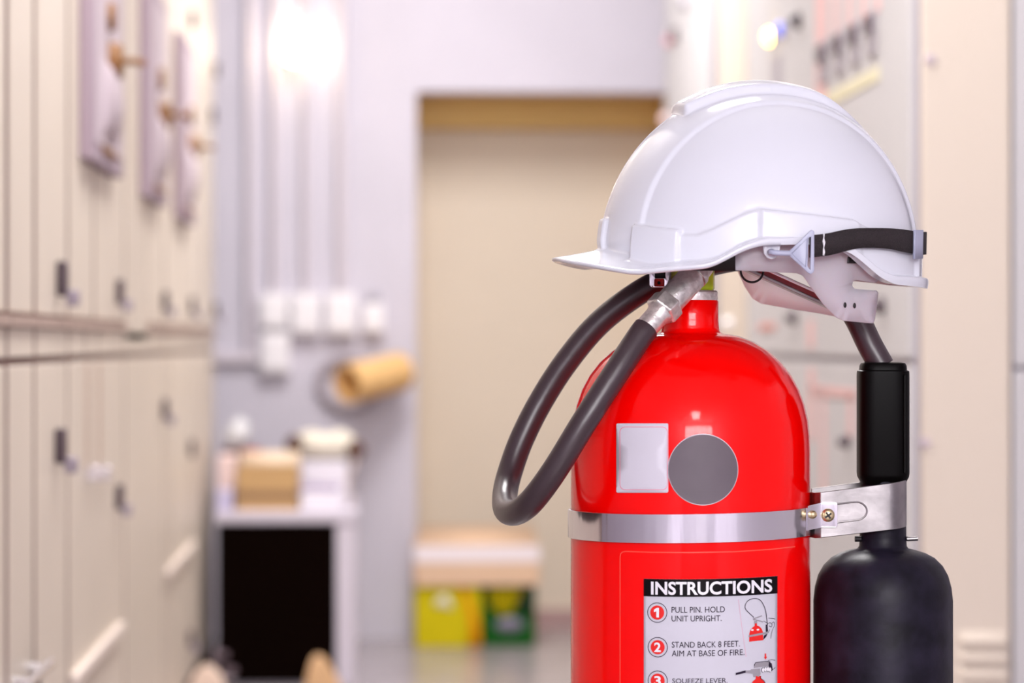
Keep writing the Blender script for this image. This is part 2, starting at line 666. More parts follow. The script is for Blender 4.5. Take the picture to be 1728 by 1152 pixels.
fill(gy, [(1271, 1124), (1273, 1120.5), (1298, 1120.5), (1299, 1124), (1296, 1128.5), (1271, 1129.5)], [], la)
line([(1271, 1126), (1273, 1120.5), (1290, 1119.5), (1298, 1121)], 1.0, ink, lb2, False)
fill(gy, [(1257, 1133), (1265, 1133), (1266, 1131.5), (1281, 1131), (1282, 1141), (1279, 1145), (1270, 1145), (1269, 1139), (1257, 1137.2)], [], la)
fill(ink, [(1240.5, 1136.2), (1257, 1132.6), (1257, 1136.8), (1240.5, 1139.8)], [], la)
fill(ink, [(1296, 1121), (1300, 1124), (1302, 1135), (1300, 1138), (1295, 1128)], [], lb2)
for (cx, cy) in ((1285.5, 1134), (1289.5, 1133.2), (1293.5, 1133.4), (1297, 1134.4)):
    fill(ink, circle(cx, cy, 2.6, 4.4, 14), [], lb2)
    fill(wh, circle(cx, cy, 2.0, 3.8, 14), [], lc)
line([(1294, 1119), (1300, 1118), (1306.5, 1119.4)], 0.8)
line([(1300, 1136), (1304, 1134), (1306.5, 1131.5)], 0.8)
fill(rd, [(1265, 1168), (1266, 1158), (1269, 1152), (1274, 1148), (1274, 1143.5), (1282, 1143.5), (1282, 1148), (1287, 1152), (1290, 1158), (1291, 1168)], [], la)
line([(1282, 1144), (1282, 1148), (1287, 1152), (1290, 1158), (1291, 1168)], 1.0, ink, lb2, False)
ink.build('pictogram_lines', M_INKP, lb)
rd.build('pictogram_red', M_PRED, lb)
gy.build('pictogram_grey', M_PGREY, lb)
wh.build('pictogram_white', M_LWHITE, lb)

# band
zt, zb = zp(854.5), zp(902.5)
KB = 0.017
R = []
for (r, z) in ((RC + 0.0003, zt - 0.0004), (RC + 0.0014, zt), (RC + 0.0022, zt - 0.0004), (RC + 0.0022, zb + 0.0004), (RC + 0.0014, zb), (RC + 0.0003, zb + 0.0004)):
    R.append([Vector((r * math.sin(a), -r * math.cos(a), z + KB * r * math.sin(a))) for a in [2 * math.pi * i / 128 for i in range(128)]])
band = MB().rings(R, True).build('clamp_band', M_STEEL, ext, ang=60)
band['label'] = 'shiny steel band round the cylinder'


def sweep_strip(mb, path, z0f, z1f, th):
    """upright sheet metal following a plan path; z0f/z1f give lower and upper edge height at x"""
    n = len(path)
    rings = []
    for i in range(n):
        a, b = Vector(path[max(i - 1, 0)]), Vector(path[min(i + 1, n - 1)])
        t = (b - a).normalized()
        nn = Vector((-t.y, t.x)) * th / 2
        p = Vector(path[i])
        z0, z1 = z0f(p.x), z1f(p.x)
        rings.append([Vector((p.x + nn.x, p.y + nn.y, z0)), Vector((p.x - nn.x, p.y - nn.y, z0)),
                      Vector((p.x - nn.x, p.y - nn.y, z1)), Vector((p.x + nn.x, p.y + nn.y, z1))])
    mb.rings(rings, True, True, True)


YB = -0.031
xl, xr = L(1379, 860, YB).x, L(1536, 860, YB).x
cr = 0.031
path = [(L(1367, 860, -0.012).x, -0.010), (xl - 0.001, YB + 0.004), (xl + 0.003, YB)]
path += [(xl + (xr - cr * 0.55 - xl) * i / 8, YB) for i in range(1, 9)]
for i in range(1, 17):
    a = -math.pi / 2 + math.pi * i / 17
    path.append((xr - cr * 0.55 + cr * 0.55 * math.cos(a), cr * math.sin(a)))
path += [(xr - cr * 0.55 - (xr - xl) * 0.75 * i / 6, -YB) for i in range(0, 7)]


def edge(ya, yb, xa, xb):
    za, zb_ = L(xa, ya, YB), L(xb, yb, YB)
    return lambda x: za.z + (zb_.z - za.z) * (x - za.x) / (zb_.x - za.x)


mb = MB()
sweep_strip(mb, path, edge(908, 890, 1379, 1538), edge(831, 811, 1379, 1532), 0.0016)
br = mb.build('horn_bracket', M_GALV, ext, bevel=0.0005)
br['label'] = 'folded galvanised bracket holding the horn'
mb = MB()
slot = [L(a, b, YB - 0.0009) for a, b in ((1408, 851), (1440, 847), (1452, 848), (1460, 854), (1463, 862), (1460, 870), (1452, 876), (1440, 878), (1408, 882))]
mb.tube(slot, 0.0007, 8, 5)
mb.build('slot_ridge', M_GALV, br)
mb = MB()
fill(mb, rrect(1384, 847, 1413, 890, 4, 4), [], lambda a, b: L(a, b, YB - 0.0022))
tb = mb.build('band_tab', M_STEEL, ext, solid=0.0018, bevel=0.0004)
mb = MB()
pts = []
for (a, b, yy) in ((1362, 0, -0.0405), (1370, 0, -0.0365), (1378, 0, -0.034), (1386, 0, YB - 0.0022)):
    pts.append((L(a, 870, yy).x, yy))
sweep_strip(mb, pts, edge(893, 889.5, 1362, 1386), edge(852, 847.5, 1362, 1386), 0.0016)
mb.build('band_end', M_STEEL, band)


def screw(px, py, y, rpx, m, parent, name, cross=True):
    o = L(px, py, y)
    r = rpx / 2110
    p = [(r, 0), (r * 0.98, 0.0010), (r * 0.85, 0.0022), (r * 0.55, 0.0031), (0.0001, 0.0034)]
    s = MB().lathe(p, o, (0, -1, 0), 32, True, False).build(name, m, parent)
    if cross:
        c = MB()
        y1 = y - 0.0039
        for ang in (35, 125):
            a = math.radians(ang)
            u = Vector((math.cos(a), 0, math.sin(a)))
            w = Vector((-math.sin(a), 0, math.cos(a)))
            vs = []
            for (i, j) in ((-1, -1), (1, -1), (1, 1), (-1, 1)):
                for yy in (y1, y - 0.0012):
                    vs.append(Vector((o.x, yy, o.z)) + u * i * r * 0.55 + w * j * r * 0.14)
            c.mesh(vs, [(0, 2, 4, 6), (7, 5, 3, 1), (0, 1, 3, 2), (2, 3, 5, 4), (4, 5, 7, 6), (6, 7, 1, 0)])
        c.build('cross_slot', M_BLACK, s)
    return s


screw(1397, 869, YB - 0.003, 11.5, M_SCREW, tb, 'screw')
screw(1371.5, 868, -0.0375, 7, M_SCREW, band, 'rivet', False)

# discharge horn
HX = L(1490, 700).x


def zh(py):
    return H - (py - 576) / S


hp = [(0.0, 815), (38, 815), (39, 900), (40, 921), (43, 925), (56, 928), (72, 933), (87, 941), (100, 954), (109, 970), (114.5, 990), (117, 1012)]
prof = [(0.0001, zh(800)), (0.0185, zh(800)), (0.0188, zh(905))] + [(a / S, zh(b)) for a, b in hp[3:]] + \
       [(117.5 / S, 0.46), (118 / S, 0.16), (121 / S, 0.12), (119 / S, 0.12), (115 / S, 0.16), (114 / S, 0.60)]
hn = MB().lathe(prof, (HX, 0, 0), n=80, cap0=False, cap1=True).build('discharge_horn', M_HORN, ext, ang=60)
hn['label'] = 'dull black discharge horn'
MB().lathe([(0.002, 0), (0.002, 0.009)], L(1530, 909, -0.006), (1, 0, 0.05), 12).build('horn_pin', M_GALV, hn)
MB().lathe([(0.0023, 0), (0.0023, 0.005)], L(1453, 909, -0.006), (-1, 0, 0), 12).build('horn_pin', M_BLACK, hn)
# grip: rounded square section
R = []
for (w, py) in ((30, 611), (36, 612.5), (38.5, 617), (39, 624), (42.5, 626), (43, 632), (43, 798), (42, 804), (38, 812), (37, 816)):
    ring = []
    for i in range(72):
        a = 2 * math.pi * i / 72
        c, s_ = math.cos(a), math.sin(a)
        e = 2 / 3.6
        ring.append(Vector((HX + w / S * math.copysign(abs(c) ** e, c), w / S * math.copysign(abs(s_) ** e, s_), zh(py))))
    R.append(ring)
gp = MB().rings(R, True, True, True).build('horn_grip', M_GRIP, ext, ang=35)
gp['label'] = 'black plastic horn grip'
for px in (1524,):
    a, b = L(px, 632, -0.0175), L(px + 3, 798, -0.0175)
    MB().box((a.x, -0.0205, b.z), (a.x + 0.0022, -0.016, a.z)).build('grip_rib', M_GRIP, gp, bevel=0.0006)
a, b = L(1531, 626, 0), L(1533, 800, 0)
MB().box((a.x - 0.002, -0.004, b.z), (a.x + 0.0013, 0.004, a.z)).build('grip_rib', M_GRIP, gp, bevel=0.0006)

# hose
hpts = [(1090, 554, -.062), (1078, 570, -.066), (1040, 628, -.076), (987, 710, -.083), (938, 790, -.080), (900, 842, -.068), (876, 862, -.048),
        (859, 864, -.020), (852, 852, .010), (853, 828, .034), (861, 795, .048), (880, 742, .056), (911, 680, .060), (953, 614, .060),
        (1005, 551, .058), (1060, 506, .055), (1115, 474, .052), (1180, 450, .048), (1260, 434, .042), (1340, 436, .034), (1402, 474, .020),
        (1442, 530, .008), (1468, 582, .002), (1488, 618, 0)]
MB().tube([L(a, b, y) for a, b, y in hpts], 0.0104, 24, 10).build('hose', M_HOSE, ext)['label'] = 'black rubber hose looping out and back'

# valve
MB().lathe([(0.0150, zp(509)), (0.0218, zp(508)), (0.0222, zp(505)), (0.0222, zp(493)), (0.0212, zp(490)), (0.015, zp(489.5))], n=48).build('neck_nut', M_FIT, ext, ang=30)
vb = MB().lathe([(0.0196, zp(490)), (0.0206, zp(487)), (0.0206, zp(452)), (0.0200, zp(450))], n=8, ph=0.25).build('valve_body', M_BRASS, ext, smooth=False)
vb['label'] = 'brass valve body with a yellow green reflection in its colour'
MB().lathe([(0.013, zp(452)), (0.0145, zp(448)), (0.0145, zp(425)), (0.012, zp(420))], n=32).build('valve_spindle', M_FIT, vb)
fa, fb = L(1083, 561, -.064), L(1178, 457, -.030)
ax = (fb - fa)
ln = ax.length
ax = ax.normalized()
k = ln / math.hypot(95, 104)    # metres per pixel along it
ft = MB().lathe([(0.0088, -0.002), (0.0092, 0.0), (0.0094, 0.020), (0.0115, 0.0245), (0.0115, 0.027)], fa, ax, 40).build('hose_ferrule', M_FIT, ext, ang=30)
ft['label'] = 'worn steel hose coupling'
MB().lathe([(0.0126, 0.024), (0.0140, 0.0255), (0.0140, 0.036), (0.0126, 0.0375)], fa, ax, 6, ph=0.3).build('coupling_nut', M_FIT, ft, smooth=False, bevel=0.0006)
MB().lathe([(0.0108, 0.036), (0.0112, 0.037), (0.0114, ln - 0.008), (0.0102, ln - 0.0075), (0.0102, ln - 0.0062), (0.0116, ln - 0.006), (0.0116, ln - 0.002), (0.0106, ln)], fa, ax, 40).build('coupling_sleeve', M_FIT, ft, ang=30)
MB().tube([fb - ax * 0.004, fb + Vector((0.004, 0.012, 0.004)), Vector((0.0, -0.006, zp(452)))], 0.0095, 20, 6).build('valve_outlet', M_FIT, vb)
# carry handle running down to the horn side, silver channel round a dark red core
ha, hb = L(1205, 424, 0), L(1402, 513, 0)


def bar(a, b, w, t, off):
    """box bar from a to b, w wide across y, t thick, moved off along its upward normal"""
    d = (b - a).normalized()
    n = Vector((-d.z, 0, d.x))
    if n.z < 0:
        n = -n
    vs = []
    for p in (a, b):
        for (j, q) in ((-1, -1), (1, -1), (1, 1), (-1, 1)):
            vs.append(p + Vector((0, j * w / 2, 0)) + n * (off + q * t / 2))
    return MB().mesh(vs, [(0, 3, 2, 1), (4, 5, 6, 7), (0, 1, 5, 4), (1, 2, 6, 5), (2, 3, 7, 6), (3, 0, 4, 7)])


hd = bar(ha, hb, 0.024, 0.0028, 0.0035).build('carry_handle', M_STEEL, ext, bevel=0.0006)
bar(ha, hb, 0.022, 0.0034, 0.0004).build('handle_core', M_REDD, hd)
bar(ha, hb, 0.025, 0.0028, -0.0027).build('handle_underside', M_GALV, hd, bevel=0.0006)
# nose of the operating lever
lv = bar(L(1104, 455, -0.006), L(1240, 418, -0.006), 0.020, 0.005, 0.004).build('operating_lever', M_STEEL, ext, bevel=0.001)
mb = MB()
fill(mb, rrect(1096, 452, 1133, 485, 6, 4), [rrect(1104, 470.5, 1121, 483, 2, 3), rrect(1105, 456, 1123, 469.5, 2, 3)], lambda a, b: L(a, b, -0.016))
mb.build('lever_nose', M_STEEL, lv, solid=0.002, bevel=0.0004)
mb = MB()
fill(mb, rrect(1103, 470, 1122, 484, 2, 3), [circle(1112, 477, 3, 3, 14)], lambda a, b: L(a, b, -0.012))
mb.build('lever_tag', M_PRED, lv, solid=0.004)
a, b = L(1101, 453, -0.006), L(1140, 483, -0.006)
MB().box((a.x, -0.008, b.z), (b.x, 0.004, a.z)).build('lever_pivot_block', M_BLACK, lv, bevel=0.001)
# pull pin ring
rc_ = L(1269, 456.5, -0.03)
MB().tube([rc_ + Vector((19.5 / 2110 * math.cos(t), 0.002 * math.cos(t), 19.5 / 2110 * math.sin(t))) for t in [2 * math.pi * i / 24 for i in range(24)]], 0.0009, 10, 3, True).build('pull_pin_ring', M_BLACK, ext)
MB().tube([rc_ + Vector((-0.008, 0.0, 0.006)), L(1215, 438, -0.012)], 0.0012, 8, 1).build('pull_pin', M_GALV, ext)

# ---------------------------------------------------------------- hard hat
AL = math.radians(11.0)
ROLL = math.radians(2.6)         # the near side hangs a little lower
HXp, HYp = 1280.0, 430.0
HO = L(HXp, HYp, 0.0)           # centre of the hat in the foreground frame
hat = empty('hard_hat', EXT_LOC + RGT * HO.x + Vector((0, 0, HO.z)), -TH)
tag(hat, 'glossy white hard hat with a black chin strap, resting on top of the red extinguisher', 'hard hat')
HA, HB_, HC = 0.1275, 0.108, 0.1322
FF = Vector((-math.cos(AL), -math.sin(AL), 0))
NN = Vector((math.sin(AL) * math.cos(ROLL), -math.cos(AL) * math.cos(ROLL), -math.sin(ROLL)))
ZZ = FF.cross(NN) * -1.0
if ZZ.z < 0:
    ZZ = -ZZ


def hatpix(px, py, off=0.0, far=False):
    """(phi, z) of the pixel on the hat's base surface grown by off (near or far side)"""
    d = rayl(px, py)
    o = CAML - HO
    a, b, c = HA + off, HB_ + off, HC + off

    def g(t):
        p = o + d * t
        f, n, z = p.dot(FF), p.dot(NN), p.dot(ZZ)
        return (f / a) ** 2 + (n / b) ** 2 + (max(z, 0) / c) ** 2 - 1
    t0 = DF + 0.18 if far else DF - 0.18
    best = (1e9, t0)
    prev = g(t0)
    hit = None
    for i in range(1, 181):
        t = t0 + i * (-0.001 if far else 0.001)
        v = g(t)
        if v < best[0]:
            best = (v, t)
        if v <= 0 < prev:
            hit = t - (-0.001 if far else 0.001) * (-v) / (prev - v)
            break
        prev = v
    t = hit if hit is not None else best[1]
    p = o + d * t
    f, n = p.dot(FF) / a, p.dot(NN) / b
    return math.atan2(n, f), p.dot(ZZ)


def hbase(phi, z, off=0.0):
    rho = math.sqrt(max(0.0, 1 - (max(z, 0) / (HC + off)) ** 2))
    return FF * ((HA + off) * rho * math.cos(phi)) + NN * ((HB_ + off) * rho * math.sin(phi)) + ZZ * z


# rim height (lower edge of the flange) by azimuth, read on the near side
deg = math.degrees
RIM = [(0.0, -0.0060), (20, -0.0095), (38, -0.0150)]
for (px, py, e) in ((1140, 458, .014), (1200, 452.5, .010), (1232, 436, .008), (1252, 424, .008), (1285, 413.5, .008), (1345, 412.5, .008), (1400, 414, .008), (1440, 428, .008), (1467, 449, .009), (1490, 468, .010), (1516, 480, .011)):
    ph, z = hatpix(px, py, e)
    RIM.append((deg(ph), z))
RIM.append((165, -0.0262))
RIM.append((180, -0.0262))
RIM.sort()
rx, ry = [a for a, b in RIM], [b for a, b in RIM]


def rimz(phi):
    a = abs(deg(phi))
    s = 0
    for d_ in (-2.4, -1.2, 0, 1.2, 2.4):
        s += interp(rx, ry, abs(a + d_) if a + d_ <= 180 else 360 - a - d_)
    return s / 5


def ext_e(phi):
    c = math.cos(phi)
    return 0.0075 + 0.0335 * max(0, c) ** 1.15 + 0.004 * max(0, -c) ** 3


def lip_t(phi):
    a = abs(deg(phi))
    return interp([0, 50, 80, 120, 150, 180], [0.0034, 0.0036, 0.0050, 0.0058, 0.0080, 0.0080], a)


BT = []
for (px, py) in ((1149, 396), (1175, 397), (1200, 388), (1230, 373), (1258, 360), (1280, 353.5), (1340, 360), (1440, 372), (1462, 384), (1478, 391), (1510, 393), (1530, 394)):
    ph, z = hatpix(px, py, 0.002)
    BT.append((deg(ph), z))
BT.append((181, BT[-1][1]))
bx, by = [a for a, b in BT], [b for a, b in BT]
PAD0, PAD1 = deg(hatpix(1071, 410)[0]), deg(hatpix(1149, 415)[0])
PZ0, PZ1 = hatpix(1071, 379.5)[1], hatpix(1148, 389)[1]
E1 = deg(hatpix(1281, 380)[0])
E2 = deg(hatpix(1441, 385)[0])


def disp(phi, z, f, n):
    a = abs(deg(phi))
    an = abs(n)
    fa_, za_ = f / HA, max(z, 0) / HC
    psi = deg(math.atan2(za_, fa_))     # 0 front, 90 top, 180 rear
    d = 0.0
    w = interp([0, 25, 55, 80, 100, 140, 180], [0.054, 0.051, 0.048, 0.0455, 0.044, 0.036, 0.030], psi)
    g = sstep(w + 0.0025, w - 0.0025, an)
    # wide raised panel with a small bead along its edge
    d += 0.0022 * g * sstep(-0.002, 0.012, z)
    d -= 0.0012 * math.exp(-((an - w - 0.0032) / 0.0022) ** 2) * sstep(0.0, 0.012, z)
    # central crest with a step at its front end
    cw = interp([55, 65, 90, 130], [0.019, 0.022, 0.027, 0.022], psi)
    ch = 0.0068 * sstep(56.8, 59.8, psi) * (1 - sstep(104, 134, psi))
    d += ch * sstep(cw + 0.0045, cw - 0.0015, an)
    # raised band along the sides and the rear
    if a > PAD0 - 3:
        top = interp(bx, by, a)
        d += 0.0030 * sstep(top + 0.0014, top - 0.0012, z) * sstep(PAD0 - 0.3, PAD0 + 0.9, a)
        d += 0.0022 * sstep(top + 0.0014, top - 0.0012, z) * sstep(E1 - 0.5, E1 + 1.2, a) * (1 - sstep(E2, E2 + 3, a))
        pt = PZ0 + (PZ1 - PZ0) * min(1, max(0, (a - PAD0) / (PAD1 - PAD0)))
        pad = sstep(pt + 0.0013, pt - 0.0010, z) * sstep(PAD0 - 0.6, PAD0 + 0.7, a) * (1 - sstep(PAD1 - 0.9, PAD1 + 0.6, a))
        d = max(d, 0.0062 * pad)
    # rear accessory block
    if a > 150:
        d += 0.003 * sstep(0.004, 0.0015, z) * sstep(150, 153, a)
    # front lug
    d += 0.0038 * sstep(0.0285, 0.0265, z) * sstep(0.0085, 0.0065, an) * (1 if f > 0 else 0)
    return d


NPHI, K = 540, 150
rings = []
for k in range(K + 1):
    t = k / K
    ring = []
    for i in range(NPHI):
        phi = -math.pi + 2 * math.pi * i / NPHI
        zr = rimz(phi) + 0.22 * ext_e(phi) + lip_t(phi)
        th = math.pi / 2 * (1 - t) + (math.asin(max(-0.9, min(0.9, zr / HC)))) * t
        z = HC * math.sin(th)
        rho = math.cos(th) if z > 0 else 1.0
        rho = max(rho, 1e-4)
        f, n = HA * rho * math.cos(phi), HB_ * rho * math.sin(phi)
        g = Vector((f / HA ** 2, n / HB_ ** 2, max(z, 0) / HC ** 2)).normalized()
        d = disp(phi, z, f, n)
        f, n, zz = f + g.x * d, n + g.y * d, z + g.z * d
        ring.append((f, n, zz))
    rings.append(ring)
root = rings[-1]
nrm = []
for i in range(NPHI):
    phi = -math.pi + 2 * math.pi * i / NPHI
    v = Vector((math.cos(phi) / HA, math.sin(phi) / HB_))
    nrm.append(v.normalized())
for (s, dz, back) in ((0.06, 0.82, 0), (0.18, 0.62, 0), (0.4, 0.42, 0), (0.62, 0.25, 0), (0.82, 0.10, 0), (0.94, 0.03, 0), (1.0, -0.12, 1), (1.0, -0.55, 2), (0.94, -1, 3), (0.6, -1, 4), (0.2, -1, 5)):
    ring = []
    for i in range(NPHI):
        phi = -math.pi + 2 * math.pi * i / NPHI
        e = ext_e(phi)
        zr = rimz(phi)
        f0, n0, z0 = root[i]
        ztop = zr + lip_t(phi)
        if dz >= 0:
            z = ztop + (z0 - ztop) * dz
        else:
            z = zr + lip_t(phi) * (1 + dz)
            if back == 4:
                z += 0.2 * 0.15 * e
            if back == 5:
                z += 0.22 * 0.5 * e
        base_f, base_n = HA * math.cos(phi), HB_ * math.sin(phi)
        ds = math.hypot(f0 - base_f, n0 - base_n)
        off = max(s * e, ds if s < 0.5 and dz >= 0 else 0) if s <= 0.2 and dz >= 0 else s * e
        off = max(off, ds) if dz >= 0 and s < 0.7 else off
        ring.append((base_f + nrm[i].x * off, base_n + nrm[i].y * off, z))
    rings.append(ring)
KI = 18
for k in range(KI + 1):
    t = k / KI
    ring = []
    for i in range(NPHI):
        phi = -math.pi + 2 * math.pi * i / NPHI
        zr = rimz(phi) + 0.1 * ext_e(phi)
        ci = HC - 0.003
        th = (math.asin(max(-0.9, min(0.9, zr / ci)))) * (1 - t) + math.pi / 2 * t
        z = ci * math.sin(th)
        rho = max(math.cos(th) if z > 0 else 1.0, 1e-4)
        ring.append(((HA - 0.003) * rho * math.cos(phi), (HB_ - 0.003) * rho * math.sin(phi), z))
    rings.append(ring)
rings = [[FF * p[0] + NN * p[1] + ZZ * p[2] for p in r] for r in rings]
MB().rings(rings, True).build('shell', M_HELM, hat, ang=80)


def hat_sheet(name, poly, holes, off, m, th, parent=hat, far=False, step=5, sub=1):
    mb = MB()

    def fn(a, b):
        ph, z = hatpix(a, b, off, far)
        rho = 1.0 if off < 0 else math.sqrt(max(0.0, 1 - (max(z, 0) / (HC + off)) ** 2))
        return FF * ((HA + off) * rho * math.cos(ph)) + NN * ((HB_ + off) * rho * math.sin(ph)) + ZZ * z
    fill(mb, poly, holes, fn, step, sub)
    return mb.build(name, m, parent, solid=th)


nape = [(1241, 405), (1241, 456), (1290, 458), (1345, 461), (1354, 464), (1360, 472), (1374, 492), (1389, 512), (1398, 522), (1406, 530), (1412, 536), (1424, 541), (1450, 543.5), (1472, 545.5), (1475, 540), (1478, 520), (1481, 494),
        (1478, 490), (1441, 487), (1437, 482), (1438, 475), (1444, 472), (1476, 477), (1484, 470), (1484, 440), (1470, 420), (1440, 405), (1340, 400)]
hat_sheet('nape_plate', nape, [], -0.012, M_SUSP, 0.0016)['label'] = 'white plastic headband and nape plate'
hat_sheet('nape_plate', [(1236, 425), (1244, 456), (1257, 484), (1270, 504), (1284, 512), (1330, 520.5), (1385, 529), (1425, 537), (1462, 540), (1466, 520), (1420, 518), (1392, 508), (1340, 484), (1300, 464), (1280, 440)], [], -0.012, M_SUSP, 0.0016, far=True)
for cx_, cy_ in ((1426, 514.5), (1442, 515.5)):
    hat_sheet('plate_hole', circle(cx_, cy_, 2.3, 4.6, 16), [], -0.0106, M_BLACK, 0.0004, sub=0)
hat_sheet('webbing_slot', [(1431, 433), (1447, 435), (1451, 444.5), (1430, 444)], [], -0.0095, M_BLACK, 0.0008)


def hat_strip(name, p0, p1, zlo, zhi, off, m, th, n=60):
    mb = MB()
    R = []
    for i in range(n + 1):
        ph = math.radians(p0 + (p1 - p0) * i / n)
        R.append([FF * ((HA + off) * math.cos(ph)) + NN * ((HB_ + off) * math.sin(ph)) + ZZ * z for z in (zlo, zhi)])
    mb.rings(R, False)
    return mb.build(name, m, hat, solid=th)


ph_a = deg(hatpix(1250, 450, -0.014)[0])
hat_strip('sweatband', -ph_a, ph_a, hatpix(1225, 457, -0.014)[1], 0.02, -0.0145, M_BLACK, 0.002)['label'] = 'black sweatband inside the shell'

# chin strap round the rear
top = [(1366, 397), (1380, 395.5), (1396, 393.5), (1410, 390.5), (1424, 387.5), (1445, 385), (1470, 384.5), (1500, 385), (1522, 387), (1540, 389.5), (1550, 391.5)]
bot = [(1366, 434.5), (1380, 433), (1396, 431), (1410, 428), (1424, 424), (1445, 419), (1470, 418), (1500, 420), (1522, 424.5), (1540, 428), (1550, 430)]
SO = 0.0085
cols = []
for (a, b) in zip(top, bot):
    p1, z1 = hatpix(a[0], a[1], SO)
    p2, z2 = hatpix(b[0], b[1], SO)
    cols.append(((p1 + p2) / 2, z1, (z1 + z2) / 2, z2))
last = cols[-1]
near = list(cols)
pl = last[0]
for i in range(1, 8):
    ph = pl + (math.pi - pl) * i / 7
    cols.append((ph, last[1], last[2], last[3]))
cols += [(2 * math.pi - c[0], c[1], c[2], c[3]) for c in reversed(near)]
R = []
for c in cols:
    rr = []
    for z in (c[1], c[2], c[3]):
        rr.append(FF * ((HA + SO) * math.cos(c[0])) + NN * ((HB_ + SO) * math.sin(c[0])) + ZZ * z)
    R.append(rr)
sp = []
for j in range(3):
    sp.append(spline([r[j] for r in R], 4))
R = [[sp[0][i], sp[1][i], sp[2][i]] for i in range(len(sp[0]))]
strap = MB().rings(R, False).build('chin_strap', M_STRAP, hat, solid=0.0014)
strap['label'] = 'black webbing chin strap'
hat_sheet('stitching', [(1389, 394.5), (1391.5, 394.5), (1390.8, 402), (1392.8, 409), (1390.5, 418), (1392.4, 425), (1391, 431), (1388.4, 431), (1388.6, 422), (1389.6, 415), (1388, 407), (1389.5, 400)], [], SO + 0.0016, M_LWHITE, 0.0005, strap, step=4, sub=0)
# rear clip
p1, z1 = hatpix(1541, 389, SO)
cl = MB()
R = []
for i in range(13):
    ph = p1 + math.radians(-3.0 + 8.0 * i / 12)
    o_ = SO + 0.0022
    sk = i / 12
    R.append([FF * ((HA + o_) * math.cos(ph)) + NN * ((HB_ + o_) * math.sin(ph)) + ZZ * z for z in (last[1] + 0.0018, last[3] - 0.0020 * 1.0 - 0.001)])
cl.rings(R, False).build('strap_clip', M_STRAPG, hat, solid=0.0018)['label'] = 'grey plastic clip on the strap at the rear'


# flat pieces of the buckle, outline in pixels at one depth of the foreground frame
def hplate(name, poly, holes, y, th, m, parent, bevel=0.0):
    mb = MB()
    fill(mb, poly, holes, lambda a, b: L(a, b, y) - HO)
    return mb.build(name, m, parent, solid=th, bevel=bevel)


YL = -0.1125
lug = [(1286, 408), (1318, 408), (1316, 420), (1313, 430), (1308, 436), (1301, 437.5), (1294, 435), (1289, 428)]
hplate('strap_lug', lug, [circle(1301.5, 424.5, 4.6, 4.6, 18)], -0.1095, 0.003, M_HELM, hat, 0.0006)
hplate('lug_hole', circle(1301.5, 424.5, 5, 5, 18), [], -0.1075, 0.0006, M_BLACK, hat)
YK = -0.1205
tri = [(1331, 424), (1352, 404), (1366, 389.5), (1370, 387.5), (1373.5, 390), (1374, 394), (1374, 456), (1371.5, 461), (1367, 462.5), (1362.5, 460), (1347, 445), (1331, 431)]
bk = hplate('buckle', tri, [[(1364, 401), (1368.5, 399.5), (1366.8, 454), (1362.6, 449)]], YK, 0.002, M_STRAPG, hat, 0.0005)
bk['label'] = 'grey triangular strap buckle'
mb = MB()
mb.tube([L(a, b, YK - 0.0011) - HO for a, b in ((1336, 427.5), (1362, 402.5), (1360, 450))], 0.0006, 8, 1, True)
mb.build('buckle_ridge', M_STRAPG, bk)
mb = MB()
mb.tube([L(1334, 427.5, YK) - HO, L(1315, 427, YK) - HO, L(1303, 426, YK + 0.001) - HO, L(1299.5, 425, YK + 0.006) - HO, L(1301, 424, -0.108) - HO], 0.0022, 14, 8)
mb.build('buckle_hook', M_STRAPG, bk)

# ---------------------------------------------------------------- cabinets along the left side
XC = -0.45
M_CAB = mat('cabinet_beige', (0.68, 0.60, 0.50), 0.42, noise=0.03, nscale=3)
M_CABL = mat('cabinet_rail_highlight', (0.80, 0.70, 0.62), 0.4)  # highlight on the rails put into a lighter beige
M_SEAM = mat('cabinet_seam_shade', (0.15, 0.085, 0.065), 0.7)  # dark body colour stands in for shade in the door gaps
M_PLATE = mat('mauve_plate', (0.36, 0.28, 0.33), 0.8)
M_PLATEL = mat('mauve_plate_light', (0.52, 0.44, 0.48), 0.7)
M_LEVER = mat('bronze_lever', (0.22, 0.095, 0.025), 0.6)
M_LOCK = mat('dark_lock', (0.06, 0.035, 0.045), 0.35)
M_CHROME = mat('chrome_key', (0.75, 0.73, 0.76), 0.2, 1.0)
M_KEY = mat('grey_key', (0.30, 0.25, 0.30), 0.4)
ZU, ZG = 0.937, 0.877


def Ypx(px):
    return -XC * F / (VPX - px)


def lock(parent, x, y, z, dirx=1, key=True, name='door_lock', s=1.0):
    """cam lock with a key handle; face normal along +-X"""
    k = MB().box((x, y - 0.016 * s, z - 0.022 * s), (x + 0.013 * s, y + 0.016 * s, z + 0.022 * s)).build(name, M_LOCK, parent, bevel=0.005, seg=3)
    if key:
        MB().box((x + 0.010 * s, y - 0.002, z - 0.034 * s), (x + 0.026 * s, y + 0.022, z - 0.014 * s)).build('key_handle', M_KEY, k, bevel=0.003)
    return k


